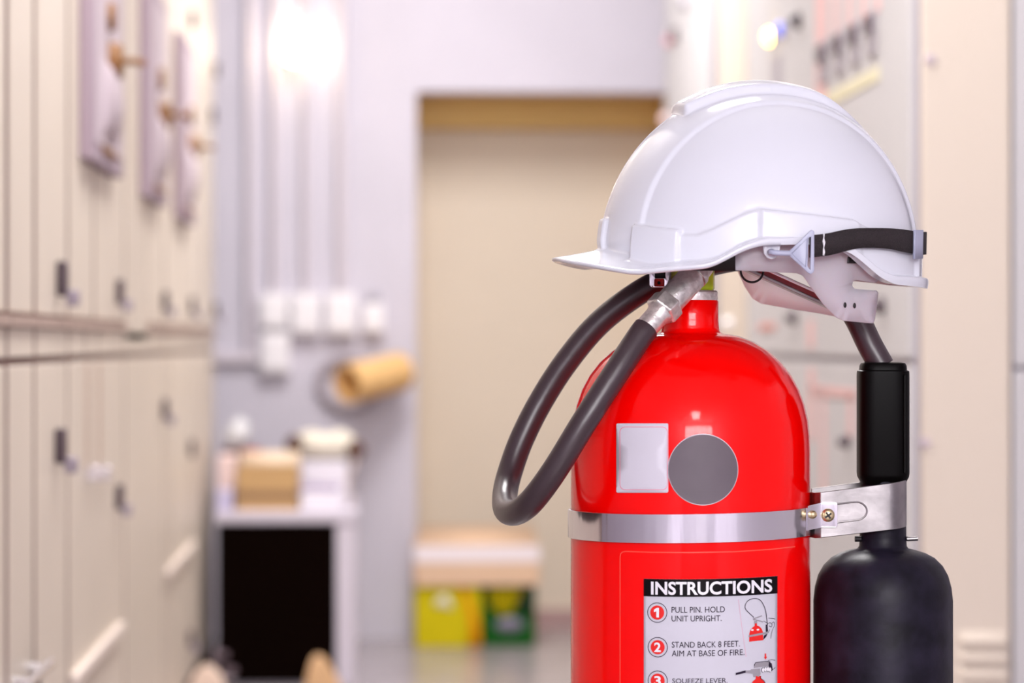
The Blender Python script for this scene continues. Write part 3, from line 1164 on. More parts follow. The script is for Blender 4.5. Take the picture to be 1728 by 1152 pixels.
def cab_unit(y0, y1, splits_u, splits_l, label, upper_from=None, mid=()):
    r = empty('switchgear_cabinet', (0, 0, 0))
    tag(r, label, 'cabinet', 'beige switchgear cabinets')
    MB().box((XL + 0.02, y0 + 0.002, 0.0), (XC - 0.002, y1 - 0.001, 2.2)).build('body', M_SEAM, r)
    g = 0.021
    yu = [upper_from or y0] + splits_u + [y1]
    ds = []
    if upper_from:
        MB().box((XC - 0.007, y0 + g, ZU - 0.035), (XC, upper_from - g / 2, 2.2)).build('bare_panel', M_CAB, r)
    for a, b in zip(yu[:-1], yu[1:]):
        ds.append(MB().box((XC - 0.007, a + g, ZU), (XC, b - g, 2.2)).build('upper_door', M_CAB, r, bevel=0.0015))
    # ledge under the upper doors, its shadow put into the brown
    MB().box((XC - 0.007, (upper_from or y0) + 0.003, ZU - 0.018), (XC + 0.006, y1 - 0.003, ZU - 0.004)).build('ledge', mat('ledge_shade', (0.40, 0.29, 0.24), 0.5), r)
    ym = [y0] + list(mid) + [y1]
    for a, b in zip(ym[:-1], ym[1:]):
        MB().box((XC - 0.007, a + g * .8, ZG + 0.004), (XC, b - g * .8, ZU - 0.02)).build('middle_panel', M_CAB, r)
    yl = [y0] + splits_l + [y1]
    dl = []
    for a, b in zip(yl[:-1], yl[1:]):
        dl.append(MB().box((XC - 0.007, a + g, 0.08), (XC, b - g, ZG - 0.008)).build('lower_door', M_CAB, r, bevel=0.0015))
    return r, ds, dl


def opbox(parent, y0, y1, big):
    z0, z1 = 1.18, 1.60
    p = MB().box((XC, y0, z0), (XC + 0.020, y1, z1)).build('operating_plate', M_PLATE, parent, bevel=0.003)
    MB().box((XC + 0.02, y0 + 0.05, z0 + 0.03), (XC + 0.022, y1 - 0.03, z1 - 0.03)).build('plate_face', M_PLATEL, p)
    yc = (y0 + y1) / 2
    # bulged cover low on the plate
    R = []
    for i in range(13):
        t = i / 12
        z = z0 + 0.045 + t * 0.125
        d = 0.021 * math.sin(math.pi * t) ** 0.6 + 0.0005
        R.append([Vector((XC + 0.021 + d * math.sin(math.pi * j / 12) ** 0.7, yc - 0.13 * math.cos(math.pi * j / 12), z)) for j in range(13)])
    MB().rings(R, False).build('bulged_cover', M_PLATEL, p)
    MB().lathe([(0.035, 0), (0.03, 0.012), (0.026, 0.022), (0.0001, 0.023)], (XC + 0.021, yc, 1.355), (1, 0, 0), 28).build('lever_hub', M_LEVER, p)
    MB().tube([(XC + 0.03, yc, 1.355), (XC + 0.055, yc + 0.005, 1.356), (XC + 0.078, yc + 0.012, 1.353)], 0.006, 10, 4).build('operating_lever', M_LEVER, p)
    MB().lathe([(0.024, 0), (0.022, 0.012), (0.0001, 0.013)], (XC + 0.021, yc - 0.02, 1.425), (1, 0, 0), 20).build('knob', M_LEVER, p)
    MB().box((XC + 0.021, yc - 0.12, z0 + 0.02), (XC + 0.024, yc + 0.12, z0 + 0.032)).build('name_bar', M_LEVER, p)
    return p


ua, da, la_ = cab_unit(2.4, 3.67, [], [], 'beige switchgear cabinet at the near end of the row opposite the extinguisher')
ub, db, lb_ = cab_unit(3.67, 3.97, [], [], 'narrow beige cabinet with a metal bar handle near the floor')
uc, dc, lc_ = cab_unit(3.97, 4.40, [], [], 'beige cabinet with an upper and a lower keyed lock, before the first operating plate')
ud, dd, ld_ = cab_unit(4.40, 5.40, [4.81], [], 'beige cabinet carrying the nearest and largest mauve operating plate', mid=(4.67, 4.87))
ue, de, le_ = cab_unit(5.40, 6.42, [], [], 'beige cabinet carrying the second mauve operating plate, between two others', upper_from=5.92)
uf, df_, lf_ = cab_unit(6.42, 7.42, [7.0], [6.6], 'beige cabinet carrying the smallest and farthest mauve operating plate')
ug, dg_, lg_ = cab_unit(7.42, 8.40, [7.9], [7.9], 'beige cabinet ending the row, next to the black-fronted low cabinet')
opbox(dd[0], 4.56, 5.12, True)
opbox(de[0], 5.74, 6.22, False)
opbox(df_[0], 6.70, 7.20, False)


def lockpx(parent, px, py, key=True, s=1.0):
    p = onX(px, py, XC)
    return lock(parent, XC, p.y, p.z, 1, key, s=s)


lockpx(dc[0], 97, 470, True, 1.15)
lockpx(dd[1], 197, 492)
lockpx(de[0], 275, 508)
lockpx(df_[1], 321, 515)
lockpx(dg_[1], 361, 523)
lockpx(lc_[0], 94, 752, True, 1.15)
lockpx(ld_[0], 196, 838)
lockpx(le_[0], 274, 690)
lockpx(lf_[1], 320, 757, False)
lockpx(df_[1], 321, 33, False)
lockpx(dg_[1], 362, 118, False)
lockpx(dg_[0], 356, 195, False)
lockpx(lf_[1], 318, 1078, True)
for px in (148, 168):           # sliding bolts on the lower door of the fourth cabinet
    a = onX(px, 600, XC)
    b = onX(px, 790, XC)
    MB().box((XC, a.y - 0.03, b.z), (XC + 0.003, a.y + 0.0, ZG - 0.01)).build('bolt_rail', mat('rail_brown', (0.46, 0.35, 0.28), 0.5), ld_[0])
    MB().box((XC, a.y - 0.02, b.z - 0.02), (XC + 0.018, a.y + 0.02, b.z + 0.004)).build('bolt_catch', M_CHROME, ld_[0], bevel=0.002)
MB().box((XC, 4.42, 0.388), (XC + 0.012, 5.26, 0.406)).build('door_rail', M_CABL, ld_[0], bevel=0.002)
MB().box((XC, 6.44, 0.388), (XC + 0.012, 6.58, 0.406)).build('door_rail', M_CABL, lf_[0], bevel=0.002)
MB().box((XC, 6.64, 0.388), (XC + 0.012, 7.38, 0.406)).build('door_rail', M_CABL, lf_[1], bevel=0.002)
hb_ = MB().tube([(XC + 0.022, 3.69, 0.474), (XC + 0.022, 3.95, 0.474)], 0.007, 12, 1).build('bar_handle', M_CHROME, lb_[0])
for yy in (3.74, 3.90):
    MB().lathe([(0.006, 0), (0.006, 0.022)], (XC, yy, 0.474), (1, 0, 0), 12).build('handle_post', M_CHROME, hb_)
MB().box((XC, 3.92, 0.40), (XC + 0.012, 3.945, 0.465)).build('handle_backplate', M_LOCK, lb_[0])
MB().tube([(XC + 0.004, 4.01, 2.2), (XC + 0.004, 4.01, 1.375)], 0.006, 10, 1).build('door_hinge', M_PLATEL, dc[0])

# ---------------------------------------------------------------- cabinets along the right side
XD = 0.84
M_GREY = mat('panel_grey', (0.54, 0.53, 0.54), 0.75, noise=0.02, nscale=3)
M_GREYD = mat('panel_grey_dark', (0.34, 0.315, 0.36), 0.5)
M_BEIGE2 = mat('panel_beige', (0.66, 0.58, 0.49), 0.65)
M_MIMIC = mat('mimic_pink', (0.76, 0.47, 0.46), 0.5)
M_SLOT = mat('slot_grey', (0.36, 0.33, 0.37), 0.5)
M_YEL = mat('pale_yellow_strip', (0.74, 0.70, 0.48), 0.5)


def rc_unit(y0, y1, m, label):
    r = empty('control_cabinet', (0, 0, 0))
    tag(r, label, 'cabinet', 'grey control cabinets')
    MB().box((XD + 0.005, y0 + 0.003, 0), (XD + 0.62, y1 - 0.003, 2.25)).build('body', M_GREYD, r)
    return r


def face(r, y0, y1, z0, z1, m, name='door'):
    return MB().box((XD - 0.004, y0, z0), (XD + 0.006, y1, z1)).build(name, m, r, bevel=0.0015)


def bx(name, parent, pxa, pya, pxb, pyb, m, dep=0.004, x=None):
    """raised bar on the X = XD face between two pixels (axis aligned on the panel)"""
    x = (XD - 0.004) if x is None else x
    a, b = onX(pxa, pya, x), onX(pxb, pyb, x)
    return MB().box((x - dep, min(a.y, b.y), min(a.z, b.z)), (x, max(a.y, b.y), max(a.z, b.z))).build(name, m, parent)


def zx(px, py):
    return onX(px, py, XD).z


YA = 4.59
y1265, y1215 = XD * F / (1265 - VPX), XD * F / (1215 - VPX)
r1 = rc_unit(YA, y1265, M_GREY, 'grey control cabinet with pink mimic lines and lit indicator lamps, behind the helmet')
zs = 0.868
u1 = face(r1, YA + 0.004, y1265 - 0.02, zs + 0.006, 2.25, M_GREY, 'upper_door')
l1 = face(r1, YA + 0.004, y1265 - 0.02, 0.08, zs - 0.006, M_GREY, 'lower_door')
XF = XD - 0.004


def vline(parent, px, wpx, z0, z1, m, name='mimic_line'):
    a, b = onX(px - wpx / 2, 576, XF), onX(px + wpx / 2, 576, XF)
    return MB().box((XF - 0.002, min(a.y, b.y), z0), (XF, max(a.y, b.y), z1)).build(name, m, parent)


vline(u1, 1386, 16, zx(1386, 172), 2.2, M_MIMIC)
vline(u1, 1369, 9, zs + 0.02, zx(1369, 540), M_MIMIC)
vline(l1, 1370, 9, zx(1370, 742), zs - 0.02, M_MIMIC)
for px, yb in ((1411, 60), (1434, 48), (1458, 36), (1482, 22)):
    vline(u1, px, 7, zx(px, yb), 2.2, M_MIMIC)
for px, y0, y1 in ((1392, 70, 142), (1419, 55, 127), (1446, 38, 112), (1474, 20, 96)):
    z1, z0 = zx(px, y0), zx(px, y1)
    a, b = onX(px - 6, 576, XF), onX(px + 6, 576, XF)
    sl = MB().box((XF - 0.006, min(a.y, b.y), z0), (XF, max(a.y, b.y), z1)).build('breaker_toggle', M_SLOT, u1, bevel=0.002)
    zm = (z0 + z1) / 2
    MB().box((XF - 0.014, min(a.y, b.y) + 0.01, zm), (XF - 0.006, max(a.y, b.y) - 0.01, zm + 0.028)).build('toggle_knob', M_LOCK, sl)
a, b = onX(1396, 576, XF), onX(1484, 576, XF)
zc = onX(1440, 146, XF).z
MB().box((XF - 0.002, min(a.y, b.y), zc - 0.012), (XF, max(a.y, b.y), zc + 0.012)).build('name_strip', M_YEL, u1)
hl = onX(1410, 661, XF)
a, b = onX(1372, 661, XF), onX(1446, 661, XF)
MB().box((XF - 0.002, min(a.y, b.y), hl.z - 0.008), (XF, max(a.y, b.y), hl.z + 0.008)).build('mimic_line', M_MIMIC, l1)
vline(l1, 1390, 6, zx(1390, 900), hl.z, M_MIMIC)
vline(l1, 1436, 6, zx(1436, 735), hl.z, M_MIMIC)


def lamp(parent, px, py, r, col, strength, name):
    p = onX(px, py, XF)
    m = mat(name + '_lens', col, 0.3, emit=col if strength else None, estr=strength)
    bz = MB().lathe([(r * 1.25, 0), (r * 1.25, 0.006), (r, 0.008)], (p.x, p.y, p.z), (-1, 0, 0), 24).build(name, M_GREYD if strength else M_LOCK, parent)
    MB().lathe([(r, 0.006), (r * 0.9, 0.014), (r * 0.5, 0.020), (0.0001, 0.022)], (p.x, p.y, p.z), (-1, 0, 0), 24, False, False).build('lens', m, bz)
    return bz


lamp(u1, 1306, 62, 0.017, (1.0, 0.62, 0.10), 14, 'amber_indicator')
lamp(u1, 1325, 50, 0.016, (0.16, 0.2, 0.85), 0.8, 'blue_indicator')
lamp(u1, 1350, 35, 0.014, (0.05, 0.05, 0.06), 0, 'black_button')
bx('label_plate', u1, 1305, 100, 1318, 150, M_GREYD, 0.002)


def knob(parent, px, py, r=0.016, m=None, name='cam_lock'):
    p = onX(px, py, XF)
    return MB().lathe([(r, 0), (r, 0.008), (r * 0.6, 0.02), (0.0001, 0.021)], (p.x, p.y, p.z), (-1, 0, 0), 20, True, False).build(name, m or M_LOCK, parent)


knob(u1, 1492, 515, 0.014)
knob(u1, 1343, 535, 0.014)
knob(l1, 1433, 745, 0.012)
bx('red_marker', u1, 1282, 556, 1308, 546, mat('marker_red', (0.75, 0.30, 0.26), 0.5), 0.003)
# end panel facing the open end
ex0, ex1 = onY(1553, 576, YA).x, onY(1702, 576, YA).x
ep = MB().box((ex0, YA - 0.016, 0.0), (ex1, YA + 0.004, 2.25)).build('end_panel', M_BEIGE2, r1, bevel=0.003)
ep['label'] = 'beige end panel with louvres'
for (px, py) in ((1570, 100), (1561, 747)):
    p = onY(px, py, YA - 0.016)
    MB().lathe([(0.0085, 0), (0.008, 0.003), (0.0001, 0.004)], p, (0, -1, 0), 20).build('bolt', M_PLATEL, ep)
for k in range(8):
    yt = 1064 + 29 * k
    a, b = onY(1618, yt, YA - 0.016), onY(1701, yt + 20, YA - 0.016)
    h = a.z - b.z
    R = []
    for j in range(9):
        t = j / 8
        d = 0.010 * math.sin(math.pi * t * 0.5)
        z = a.z - h * t
        R.append([Vector((a.x, YA - 0.016, z)), Vector((a.x + 0.004, YA - 0.016 - d, z)), Vector((b.x - 0.004, YA - 0.016 - d, z)), Vector((b.x, YA - 0.016, z))])
    lv_ = MB().rings(R, False)
    lv_.build('louvre', M_BEIGE2, ep, ang=60)
gp0 = onY(1707, 576, YA).x
zs2 = onY(1715, 622, YA).z
MB().box((gp0, YA - 0.012, zs2 + 0.004), (XD + 0.62, YA + 0.004, 2.25)).build('side_panel', M_GREY, r1, bevel=0.002)
MB().box((gp0, YA - 0.012, 0.0), (XD + 0.62, YA + 0.004, zs2 - 0.004)).build('side_panel', M_GREY, r1, bevel=0.002)
r2 = rc_unit(y1265, y1215, M_BEIGE2, 'narrow beige strip cabinet between the two grey control cabinets')
f2 = face(r2, y1265 + 0.01, y1215 - 0.02, 0.05, 2.25, M_BEIGE2)
knob(f2, 1234, 546, 0.014, M_LWHITE, 'white_button')
r3 = rc_unit(y1215, 8.48, M_GREY, 'grey control cabinet standing beside the recessed doorway')
d3 = face(r3, y1215 + 0.14, 8.47, 0.05, 2.25, M_GREY)
face(r3, y1215 + 0.01, y1215 + 0.11, 0.05, 2.25, M_GREYD, 'door_post')
knob(d3, 1143, 60, 0.022, None, 'selector_switch')
knob(d3, 1160, 5, 0.02, M_GREYD, 'selector_switch')
knob(d3, 1133, 70, 0.016, mat('pink_button', (0.6, 0.3, 0.33), 0.5), 'push_button')
knob(d3, 1126, 203, 0.022, mat('pale_pink_button', (0.72, 0.55, 0.55), 0.5), 'push_button')

# ---------------------------------------------------------------- far wall: added flare globe, conduits, switch boxes, tube
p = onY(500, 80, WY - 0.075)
lr = empty('flare_globe', (p.x, WY, p.z))  # added globe, its glow stands in for a flare-like bright spot
tag(lr, 'added glowing globe standing in for a bright flare high above the switch boxes', 'flare globe')
MB().lathe([(0.05, 0), (0.05, 0.02), (0.03, 0.03)], (0, 0, 0), (0, -1, 0), 28).build('globe_base', M_LUM, lr)
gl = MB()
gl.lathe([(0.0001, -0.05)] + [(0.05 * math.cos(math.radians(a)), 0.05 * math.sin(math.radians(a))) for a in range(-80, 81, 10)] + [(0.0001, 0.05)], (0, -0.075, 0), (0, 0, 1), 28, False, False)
gl.build('globe', mat('flare_glow', (1, 0.95, 0.85), 0.3, emit=(1.0, 0.82, 0.58), estr=11), lr)

M_COND = mat('conduit_paint', (0.62, 0.565, 0.61), 0.5)
M_BOXW = mat('switch_box_white', (0.83, 0.80, 0.82), 0.4)
boxes = [(438, 495, 486, 555, 'white switch box directly above another one, at the head of the row'),
         (491, 495, 540, 565, 'white switch box second in the row, next to the stacked pair'),
         (549, 494, 600, 565, 'white switch box third in the row, beside the smallest box'),
         (612, 512, 648, 563, 'smallest white switch box with a dark cable gland on top'),
         (439, 561, 488, 630, 'white switch box under another one, ending the horizontal trunking')]
sb = []
for (x0, y0, x1, y1, lab_) in boxes:
    a, b = onY(x0, y0, WY - 0.05), onY(x1, y1, WY - 0.05)
    r = empty('switch_box', ((a.x + b.x) / 2, WY, b.z))
    tag(r, lab_, 'switch box', 'switch boxes on the far wall')
    w, h = (b.x - a.x) / 2, a.z - b.z
    MB().box((-w, -0.045, 0), (w, 0, h)).build('housing', M_BOXW, r, bevel=0.004)
    MB().box((-w * 0.8, -0.052, h * 0.12), (w * 0.8, -0.044, h * 0.88)).build('cover', M_BOXW, r, bevel=0.002)
    sb.append((r, w, h))
r, w, h = sb[3]
MB().lathe([(0.02, 0), (0.02, 0.02), (0.012, 0.03)], (0, -0.025, h), (0, 0, 1), 20).build('cable_gland', M_GREYD, r)
for i, (px, pyb, rr, l_) in enumerate(((420, 492, 0.012, 'thin painted conduit running down the wall beside the cabinet row'), (462, 494, 0.012, 'painted conduit dropping into the switch box above the stacked pair'),
                                       (516, 494, 0.012, 'painted conduit dropping into the second switch box'), (576, 493, 0.016, 'thicker painted conduit dropping into the third switch box'))):
    a = onY(px, pyb, WY - 0.02)
    cn = MB().tube([(a.x, WY - 0.018, a.z - (0.2 if i == 0 else 0.0)), (a.x, WY - 0.018, CEIL - 0.01)], rr, 14, 1).build('wall_conduit', M_COND)
    tag(cn, l_, 'conduit', 'conduits on the far wall')
a, b = onY(366, 596, WY - 0.02), onY(438, 612, WY - 0.02)
tag(MB().box((a.x - 0.1, WY - 0.03, b.z), (b.x, WY, a.z)).build('cable_trunking', M_COND, None, bevel=0.003), 'horizontal painted trunking leading to the lower switch box', 'trunking')

# cardboard tube held by a grey ring
c0, c1 = onY(586, 648, WY - 0.24), onY(675, 627, WY - 0.075)
axv = (c1 - c0)
tr = empty('cardboard_tube', c0)
tag(tr, 'tan cardboard tube sticking out from the wall beside the doorway', 'tube')
n_ = axv.length
MB().lathe([(0.046, 0.0), (0.058, 0.0), (0.058, n_), (0.046, n_), (0.046, 0.0)], (0, 0, 0), axv, 40, False, False).build('tube_wall', mat('tan_card', (0.80, 0.50, 0.21), 0.6), tr, ang=30)
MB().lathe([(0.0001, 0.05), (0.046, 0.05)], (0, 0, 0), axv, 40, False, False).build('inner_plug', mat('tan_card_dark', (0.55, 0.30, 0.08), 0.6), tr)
rc0 = onY(588, 648, WY - 0.03)
tag(MB().tube([(rc0.x + 0.088 * math.cos(t), WY - 0.014, rc0.z + 0.076 * math.sin(t)) for t in [2 * math.pi * i / 20 for i in range(20)]], 0.0135, 12, 4, True).build('cable_loop', mat('grey_cable', (0.34, 0.29, 0.32), 0.5)),
    'grey loop of cable hung flat on the wall behind the cardboard tube', 'cable')

# ---------------------------------------------------------------- low cabinet with black front and what lies on it
YT = 7.75
M_LC = mat('low_cabinet_grey', (0.60, 0.56, 0.64), 0.4)
lx0, lx1 = onY(366, 870, YT).x, onY(600, 870, YT).x
lz = onY(480, 862, YT).z
lowc = empty('low_cabinet', ((lx0 + lx1) / 2, YT, 0))
tag(lowc, 'low grey cabinet with a black front, heaped with boxes and papers', 'cabinet')
hw = (lx1 - lx0) / 2
MB().box((-hw, 0.012, 0), (hw, 0.62, lz - 0.03)).build('carcass', M_LC, lowc, bevel=0.003)
MB().box((-hw - 0.005, -0.01, lz - 0.03), (hw + 0.005, 0.63, lz)).build('top', M_LC, lowc, bevel=0.003)
fx0, fx1 = onY(367, 900, YT).x - lowc.location.x, onY(567, 900, YT).x - lowc.location.x
MB().box((fx0, -0.004, 0.01), (fx1, 0.016, lz - 0.034)).build('front_panel', mat('black_front', (0.004, 0.002, 0.0015), 0.8, spec=0.0), lowc)
MB().box((fx1, -0.006, 0.0), (hw, 0.016, lz - 0.032)).build('stile', M_LC, lowc, bevel=0.003)


def place(name, px0, px1, pyt, y0, dep, m, label, cat, bevel=0.003, base=None, group=None):
    """box shaped body standing on the low cabinet (or on base)"""
    base = lz if base is None else base
    a, b = onY(px0, pyt, y0), onY(px1, pyt, y0)
    o = MB().box((a.x, y0, base), (b.x, y0 + dep, a.z)).build(name, m, None, bevel=bevel)
    tag(o, label, cat, group)
    return o


M_CARD = mat('brown_card', (0.50, 0.31, 0.13), 0.65, noise=0.05, nscale=8)
M_CARDL = mat('pale_card', (0.70, 0.55, 0.40), 0.65)
M_PAPER = mat('paper_white', (0.78, 0.75, 0.82), 0.6)
M_CREAM = mat('cream_cloth', (0.68, 0.63, 0.53), 0.9)
ca, cb = onY(399, 790, YT + 0.04), onY(503, 849, YT + 0.04)
cbx = empty('cardboard_box', ((ca.x + cb.x) / 2, YT + 0.04, lz))
tag(cbx, 'open brown cardboard box at the front of the low cabinet', 'box')
w, h = (cb.x - ca.x) / 2, ca.z - lz
t_ = 0.006
MB().box((-w, 0, 0), (w, t_, h)).build('front_wall', M_CARD, cbx)
MB().box((-w, 0.19, 0), (w, 0.19 + t_, h)).build('rear_wall', M_CARD, cbx)
MB().box((-w, t_, 0), (-w + t_, 0.19, h)).build('side_wall', M_CARD, cbx)
MB().box((w - t_, t_, 0), (w, 0.19, h)).build('side_wall', M_CARD, cbx)
MB().box((-w + t_, t_, 0), (w - t_, 0.19, 0.006)).build('bottom', M_CARD, cbx)
MB().box((-w, -0.002, 0.028), (w, 0.0, 0.05)).build('printed_band', mat('brown_card_dark', (0.26, 0.15, 0.07), 0.65), cbx)
MB().mesh([(-w, 0.19, h), (w, 0.19, h), (w, 0.235, h + 0.035), (-w, 0.235, h + 0.035)], [(0, 1, 2, 3)]).build('flap', M_CARDL, cbx, solid=0.004)
place('paper_stack', 508, 574, 830, YT + 0.03, 0.2, M_PAPER, 'stack of white papers beside the open cardboard box', 'papers')
place('folder', 507, 572, 822, YT + 0.06, 0.2, mat('mauve_folder', (0.30, 0.24, 0.36), 0.5), 'thin mauve folder lying across the stack of white papers', 'folder', base=onY(508, 830, YT + 0.03).z + 0.001)
place('white_carton', 510, 585, 778, YT + 0.30, 0.16, M_PAPER, 'white carton behind the papers, under the cream sack', 'carton')
place('pink_carton', 366, 396, 770, YT + 0.16, 0.2, mat('pale_pink_card', (0.80, 0.62, 0.58), 0.6), 'pale pink carton squeezed between the cabinet row and the cardboard box', 'carton')
place('blue_tray', 366, 392, 828, YT + 0.02, 0.12, mat('lavender_plastic', (0.52, 0.48, 0.66), 0.5), 'lavender tray in front of the pale pink carton', 'tray')
dk = place('dark_case', 374, 441, 758, YT + 0.40, 0.12, mat('dark_case', (0.10, 0.03, 0.035), 0.5), 'dark red and black case behind the cardboard box', 'case')
a, b = onY(412, 758, YT + 0.4), onY(440, 768, YT + 0.4)
MB().box((a.x, YT + 0.395, b.z), (b.x, YT + 0.4, a.z)).build('red_latch', M_PRED, dk)
# white bag: soft lump on the dark case
bg_c = onY(398, 735, YT + 0.46)
zt_ = onY(398, 758, YT + 0.4).z
R = []
for i in range(11):
    t = i / 10
    rr = 0.036 * math.sin(math.pi * (0.18 + 0.80 * t)) ** 0.6
    R.append([Vector((bg_c.x + 0.012 * t + rr * math.cos(u) * (1 + 0.08 * math.sin(3 * u + i)), YT + 0.46 + rr * math.sin(u), zt_ + 0.085 * t)) for u in [2 * math.pi * j / 24 for j in range(24)]])
tag(MB().rings(R, True, True, True).build('plastic_bag', mat('white_bag', (0.60, 0.60, 0.62), 0.6)), 'crumpled white plastic bag on top of the dark case', 'bag')
# cream sack with dark brown ends, on the white carton
zc0 = onY(510, 778, YT + 0.30).z
sa, sb_ = onY(490, 720, YT + 0.36), onY(608, 720, YT + 0.36)
sk_ = empty('cream_sack', ((sa.x + sb_.x) / 2, YT + 0.38, zc0))
tag(sk_, 'slumped cream sack with dark brown tied ends, lying on the white carton', 'sack')
hw2 = (sb_.x - sa.x) / 2
ht = sa.z - zc0
R = []
for i in range(17):
    t = i / 16
    x = -hw2 + 2 * hw2 * t
    e = max(0.05, math.sin(math.pi * t)) ** 0.3
    hh = ht * (0.92 + 0.16 * abs(2 * t - 1) - 0.12 * math.exp(-((t - .5) / .15) ** 2)) * e
    ring = []
    for j in range(24):
        u = 2 * math.pi * j / 24
        ring.append(Vector((x, 0.075 * e * math.cos(u), hh * 0.5 + hh * 0.5 * math.copysign(abs(math.sin(u)) ** 0.7, math.sin(u)))))
    R.append(ring)
MB().rings(R, True, True, True).build('sack_body', M_CREAM, sk_)
M_DKB = mat('dark_brown_leather', (0.075, 0.025, 0.012), 0.6)
for sx, zz in ((-1, 0.012), (1, -0.002)):
    R = []
    for i in range(11):
        t = i / 10
        rr = 0.036 * max(0.03, math.sin(math.pi * t)) ** 0.6
        R.append([Vector((sx * (hw2 - 0.012) + 0.7 * rr * math.cos(u), -0.072 + 0.3 * rr * math.sin(u) , zz + 0.062 * t)) for u in [2 * math.pi * j / 18 for j in range(18)]])
    MB().rings(R, True, True, True).build('tied_end', M_DKB, sk_)
ca_ = onY(592, 770, YT - 0.03)
cb_ = onY(589, 866, YT - 0.03)
pts = [onY(a, b, YT + yy) for a, b, yy in ((588, 858, 0.1), (592, 838, 0.1), (586, 815, 0.12), (596, 790, 0.14), (600, 770, 0.20))]
pts[0].z = lz + 0.004
tag(MB().tube(pts, 0.0035, 8, 6).build('thin_cord', mat('pale_cord', (0.55, 0.45, 0.42), 0.5)), 'thin cord hanging from the cream sack onto the low cabinet', 'cord')

# low things on the floor in front of the low cabinet
YW = 7.2
wa = onY(537, 1104, YW)
mb = MB()
wz = wa.z
R = []
for (s_, t) in ((0.062, 0.0), (0.050, 0.30), (0.036, 0.62), (0.024, 0.84), (0.014, 0.96), (0.004, 1.0)):
    R.append([Vector((wa.x + 0.02 * (1 - t) + s_ * a, YW + s_ * 0.5 * b, wz * t)) for a, b in ((-1, -1), (1, -1), (1, 1), (-1, 1))])
tag(MB().rings(R, True, True, True).build('wooden_wedge', mat('tan_wood', (0.62, 0.38, 0.19), 0.6, noise=0.1, nscale=12), None, bevel=0.004), 'tan wooden wedge standing on the floor before the black cabinet front', 'wedge')
wa = onY(350, 1120, 6.9)
R = []
for (s_, t) in ((0.06, 0.0), (0.048, 0.5), (0.03, 0.85), (0.006, 1.0)):
    R.append([Vector((wa.x + 0.0 + s_ * a, 6.9 + s_ * 0.6 * b, wa.z * t)) for a, b in ((-1, -1), (1, -1), (1, 1), (-1, 1))])
tag(MB().rings(R, True, True, True).build('pale_wedge', mat('pale_wood', (0.72, 0.55, 0.44), 0.6), None, bevel=0.004), 'pale wooden wedge on the floor close against the cabinet row', 'wedge')
for (px, py, l_) in ((372, 1108, 'small black castor at the foot of the cabinet row, the higher of two'), (386, 1134, 'small black castor on the floor, the lower of two')):
    pz = onY(px, py, 7.55)
    r = empty('castor', (pz.x, 7.55, 0))
    tag(r, l_, 'castor', 'castors before the black front')
    zz = max(0.05, pz.z)
    MB().lathe([(0.014, -0.012), (0.028, -0.012), (0.03, 0), (0.028, 0.012), (0.014, 0.012)], (0, 0, 0.03), (1, 0, 0), 24).build('wheel', M_LOCK, r)
    MB().box((-0.018, -0.012, 0.028), (-0.013, 0.012, zz + 0.01)).build('fork', mat('fork_mauve', (0.26, 0.19, 0.22), 0.4, 0.5), r)
    MB().lathe([(0.02, 0), (0.02, 0.012)], (0, 0, zz), (0, 0, 1), 16).build('stem_plate', mat('fork_mauve', (0.26, 0.19, 0.22), 0.4, 0.5), r)

# ---------------------------------------------------------------- cartons by the doorway
YC = 8.72
xa, xm, xb = onY(700, 1000, YC).x, onY(812, 1000, YC).x, onY(905, 1000, YC).x
ztop = onY(800, 988, YC).z
M_YELC = mat('yellow_card', (0.57, 0.47, 0.0), 0.7, noise=0.04, nscale=10, spec=0.2)
M_GRNC = mat('green_card', (0.002, 0.085, 0.004), 0.7, spec=0.2)
yb = empty('yellow_carton', ((xa + xm) / 2, YC, 0))
tag(yb, 'yellow carton with an orange edge, on the floor under a peach carton', 'carton')
w = (xm - xa) / 2
MB().box((-w, 0, 0), (w, 0.24, ztop)).build('carton_body', M_YELC, yb, bevel=0.004)
mb = MB()
fill(mb, [(w * 0.45, ztop), (w * 0.72, ztop * .72), (w * 0.92, ztop * .4), (w, ztop * .1), (w, 0.004), (w * .6, 0.004), (w * .62, ztop * .4), (w * .5, ztop * .7), (w * .3, ztop)], [], lambda a, b: Vector((a, -0.001, b)))
mb.build('orange_swoosh', mat('orange_print', (0.70, 0.28, 0.0), 0.7, spec=0.2), yb, solid=0.001)
mb = MB()
fill(mb, [(-w * .45, ztop * .68), (-w * .3, ztop * .82), (-w * 0.05, ztop * .86), (w * .1, ztop * .74), (w * .16, ztop * .62), (-w * .2, ztop * .66)], [], lambda a, b: Vector((a, -0.001, b)))
mb.build('pale_print', mat('pale_print', (0.75, 0.72, 0.55), 0.5), yb, solid=0.001)
gb = empty('green_carton', ((xm + xb) / 2 + 0.002, YC + 0.03, 0))
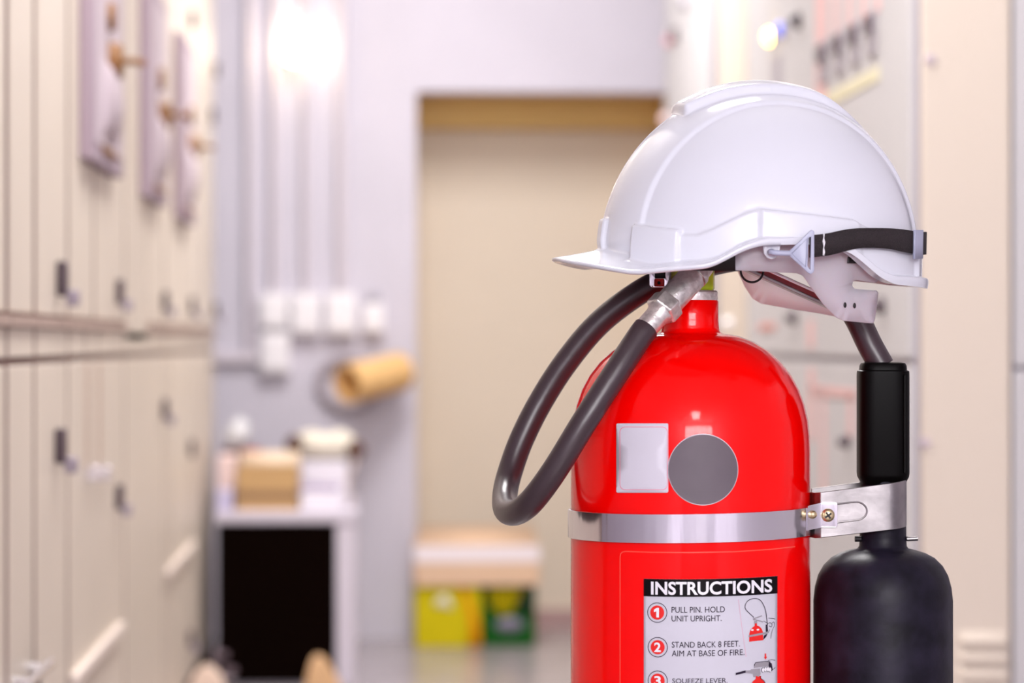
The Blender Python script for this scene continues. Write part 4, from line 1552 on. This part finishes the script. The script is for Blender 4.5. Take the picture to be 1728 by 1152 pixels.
tag(gb, 'dark green carton with a yellow patch, on the floor under a peach carton', 'carton')
w = (xb - xm) / 2 - 0.003
zg = ztop
MB().box((-w, 0, 0), (w, 0.22, zg)).build('carton_body', M_GRNC, gb, bevel=0.004)
mb = MB()
fill(mb, [(-w * .8, zg * .96), (w * .55, zg * .96), (w * .3, zg * .70), (w * .05, zg * .52), (-w * .35, zg * .50), (-w * .7, zg * .66)], [], lambda a, b: Vector((a, -0.001, b)))
mb.build('yellow_print', M_YELC, gb, solid=0.001)
mb = MB()
fill(mb, [(w * .2, zg * .96), (w * .85, zg * .96), (w * .85, zg * .5), (w * .4, zg * .5)], [], lambda a, b: Vector((a, -0.0006, b)))
mb.build('dark_print', mat('dark_green_print', (0.004, 0.03, 0.008), 0.5), gb, solid=0.0006)
mb = MB()
fill(mb, circle(w * 0.02, zg * .34, w * .55, zg * .13, 24), [], lambda a, b: Vector((a, -0.001, b)))
mb.build('grey_print', mat('grey_print', (0.20, 0.18, 0.24), 0.5), gb, solid=0.001)
pa, pb = onY(699, 988, YC - 0.02), onY(911, 988, YC - 0.02)
zt2 = onY(800, 893, YC - 0.02).z
pc = empty('peach_carton', ((pa.x + pb.x) / 2, YC - 0.015, ztop + 0.001))
tag(pc, 'peach carton with a white tape band, lying across the yellow and green cartons', 'carton')
w = (pb.x - pa.x) / 2
hh = zt2 - ztop
M_PEACH = mat('peach_card', (0.72, 0.50, 0.34), 0.85, spec=0.1, noise=0.03, nscale=8)
MB().box((-w, 0, 0), (w, 0.26, hh * .72)).build('carton_body', M_PEACH, pc, bevel=0.003)
MB().mesh([(-w * 0.97, 0.0, hh * .72), (w * 0.97, 0.0, hh * .72), (w * .93, 0.12, hh * 1.0), (-w * .93, 0.12, hh * 1.0)], [(0, 1, 2, 3)]).build('top_flap', M_PEACH, pc, solid=0.004)
MB().box((-w - 0.0005, -0.0012, hh * .42), (w + 0.0005, 0.0, hh * .70)).build('tape_band', mat('tape_white', (0.84, 0.76, 0.78), 0.4), pc)
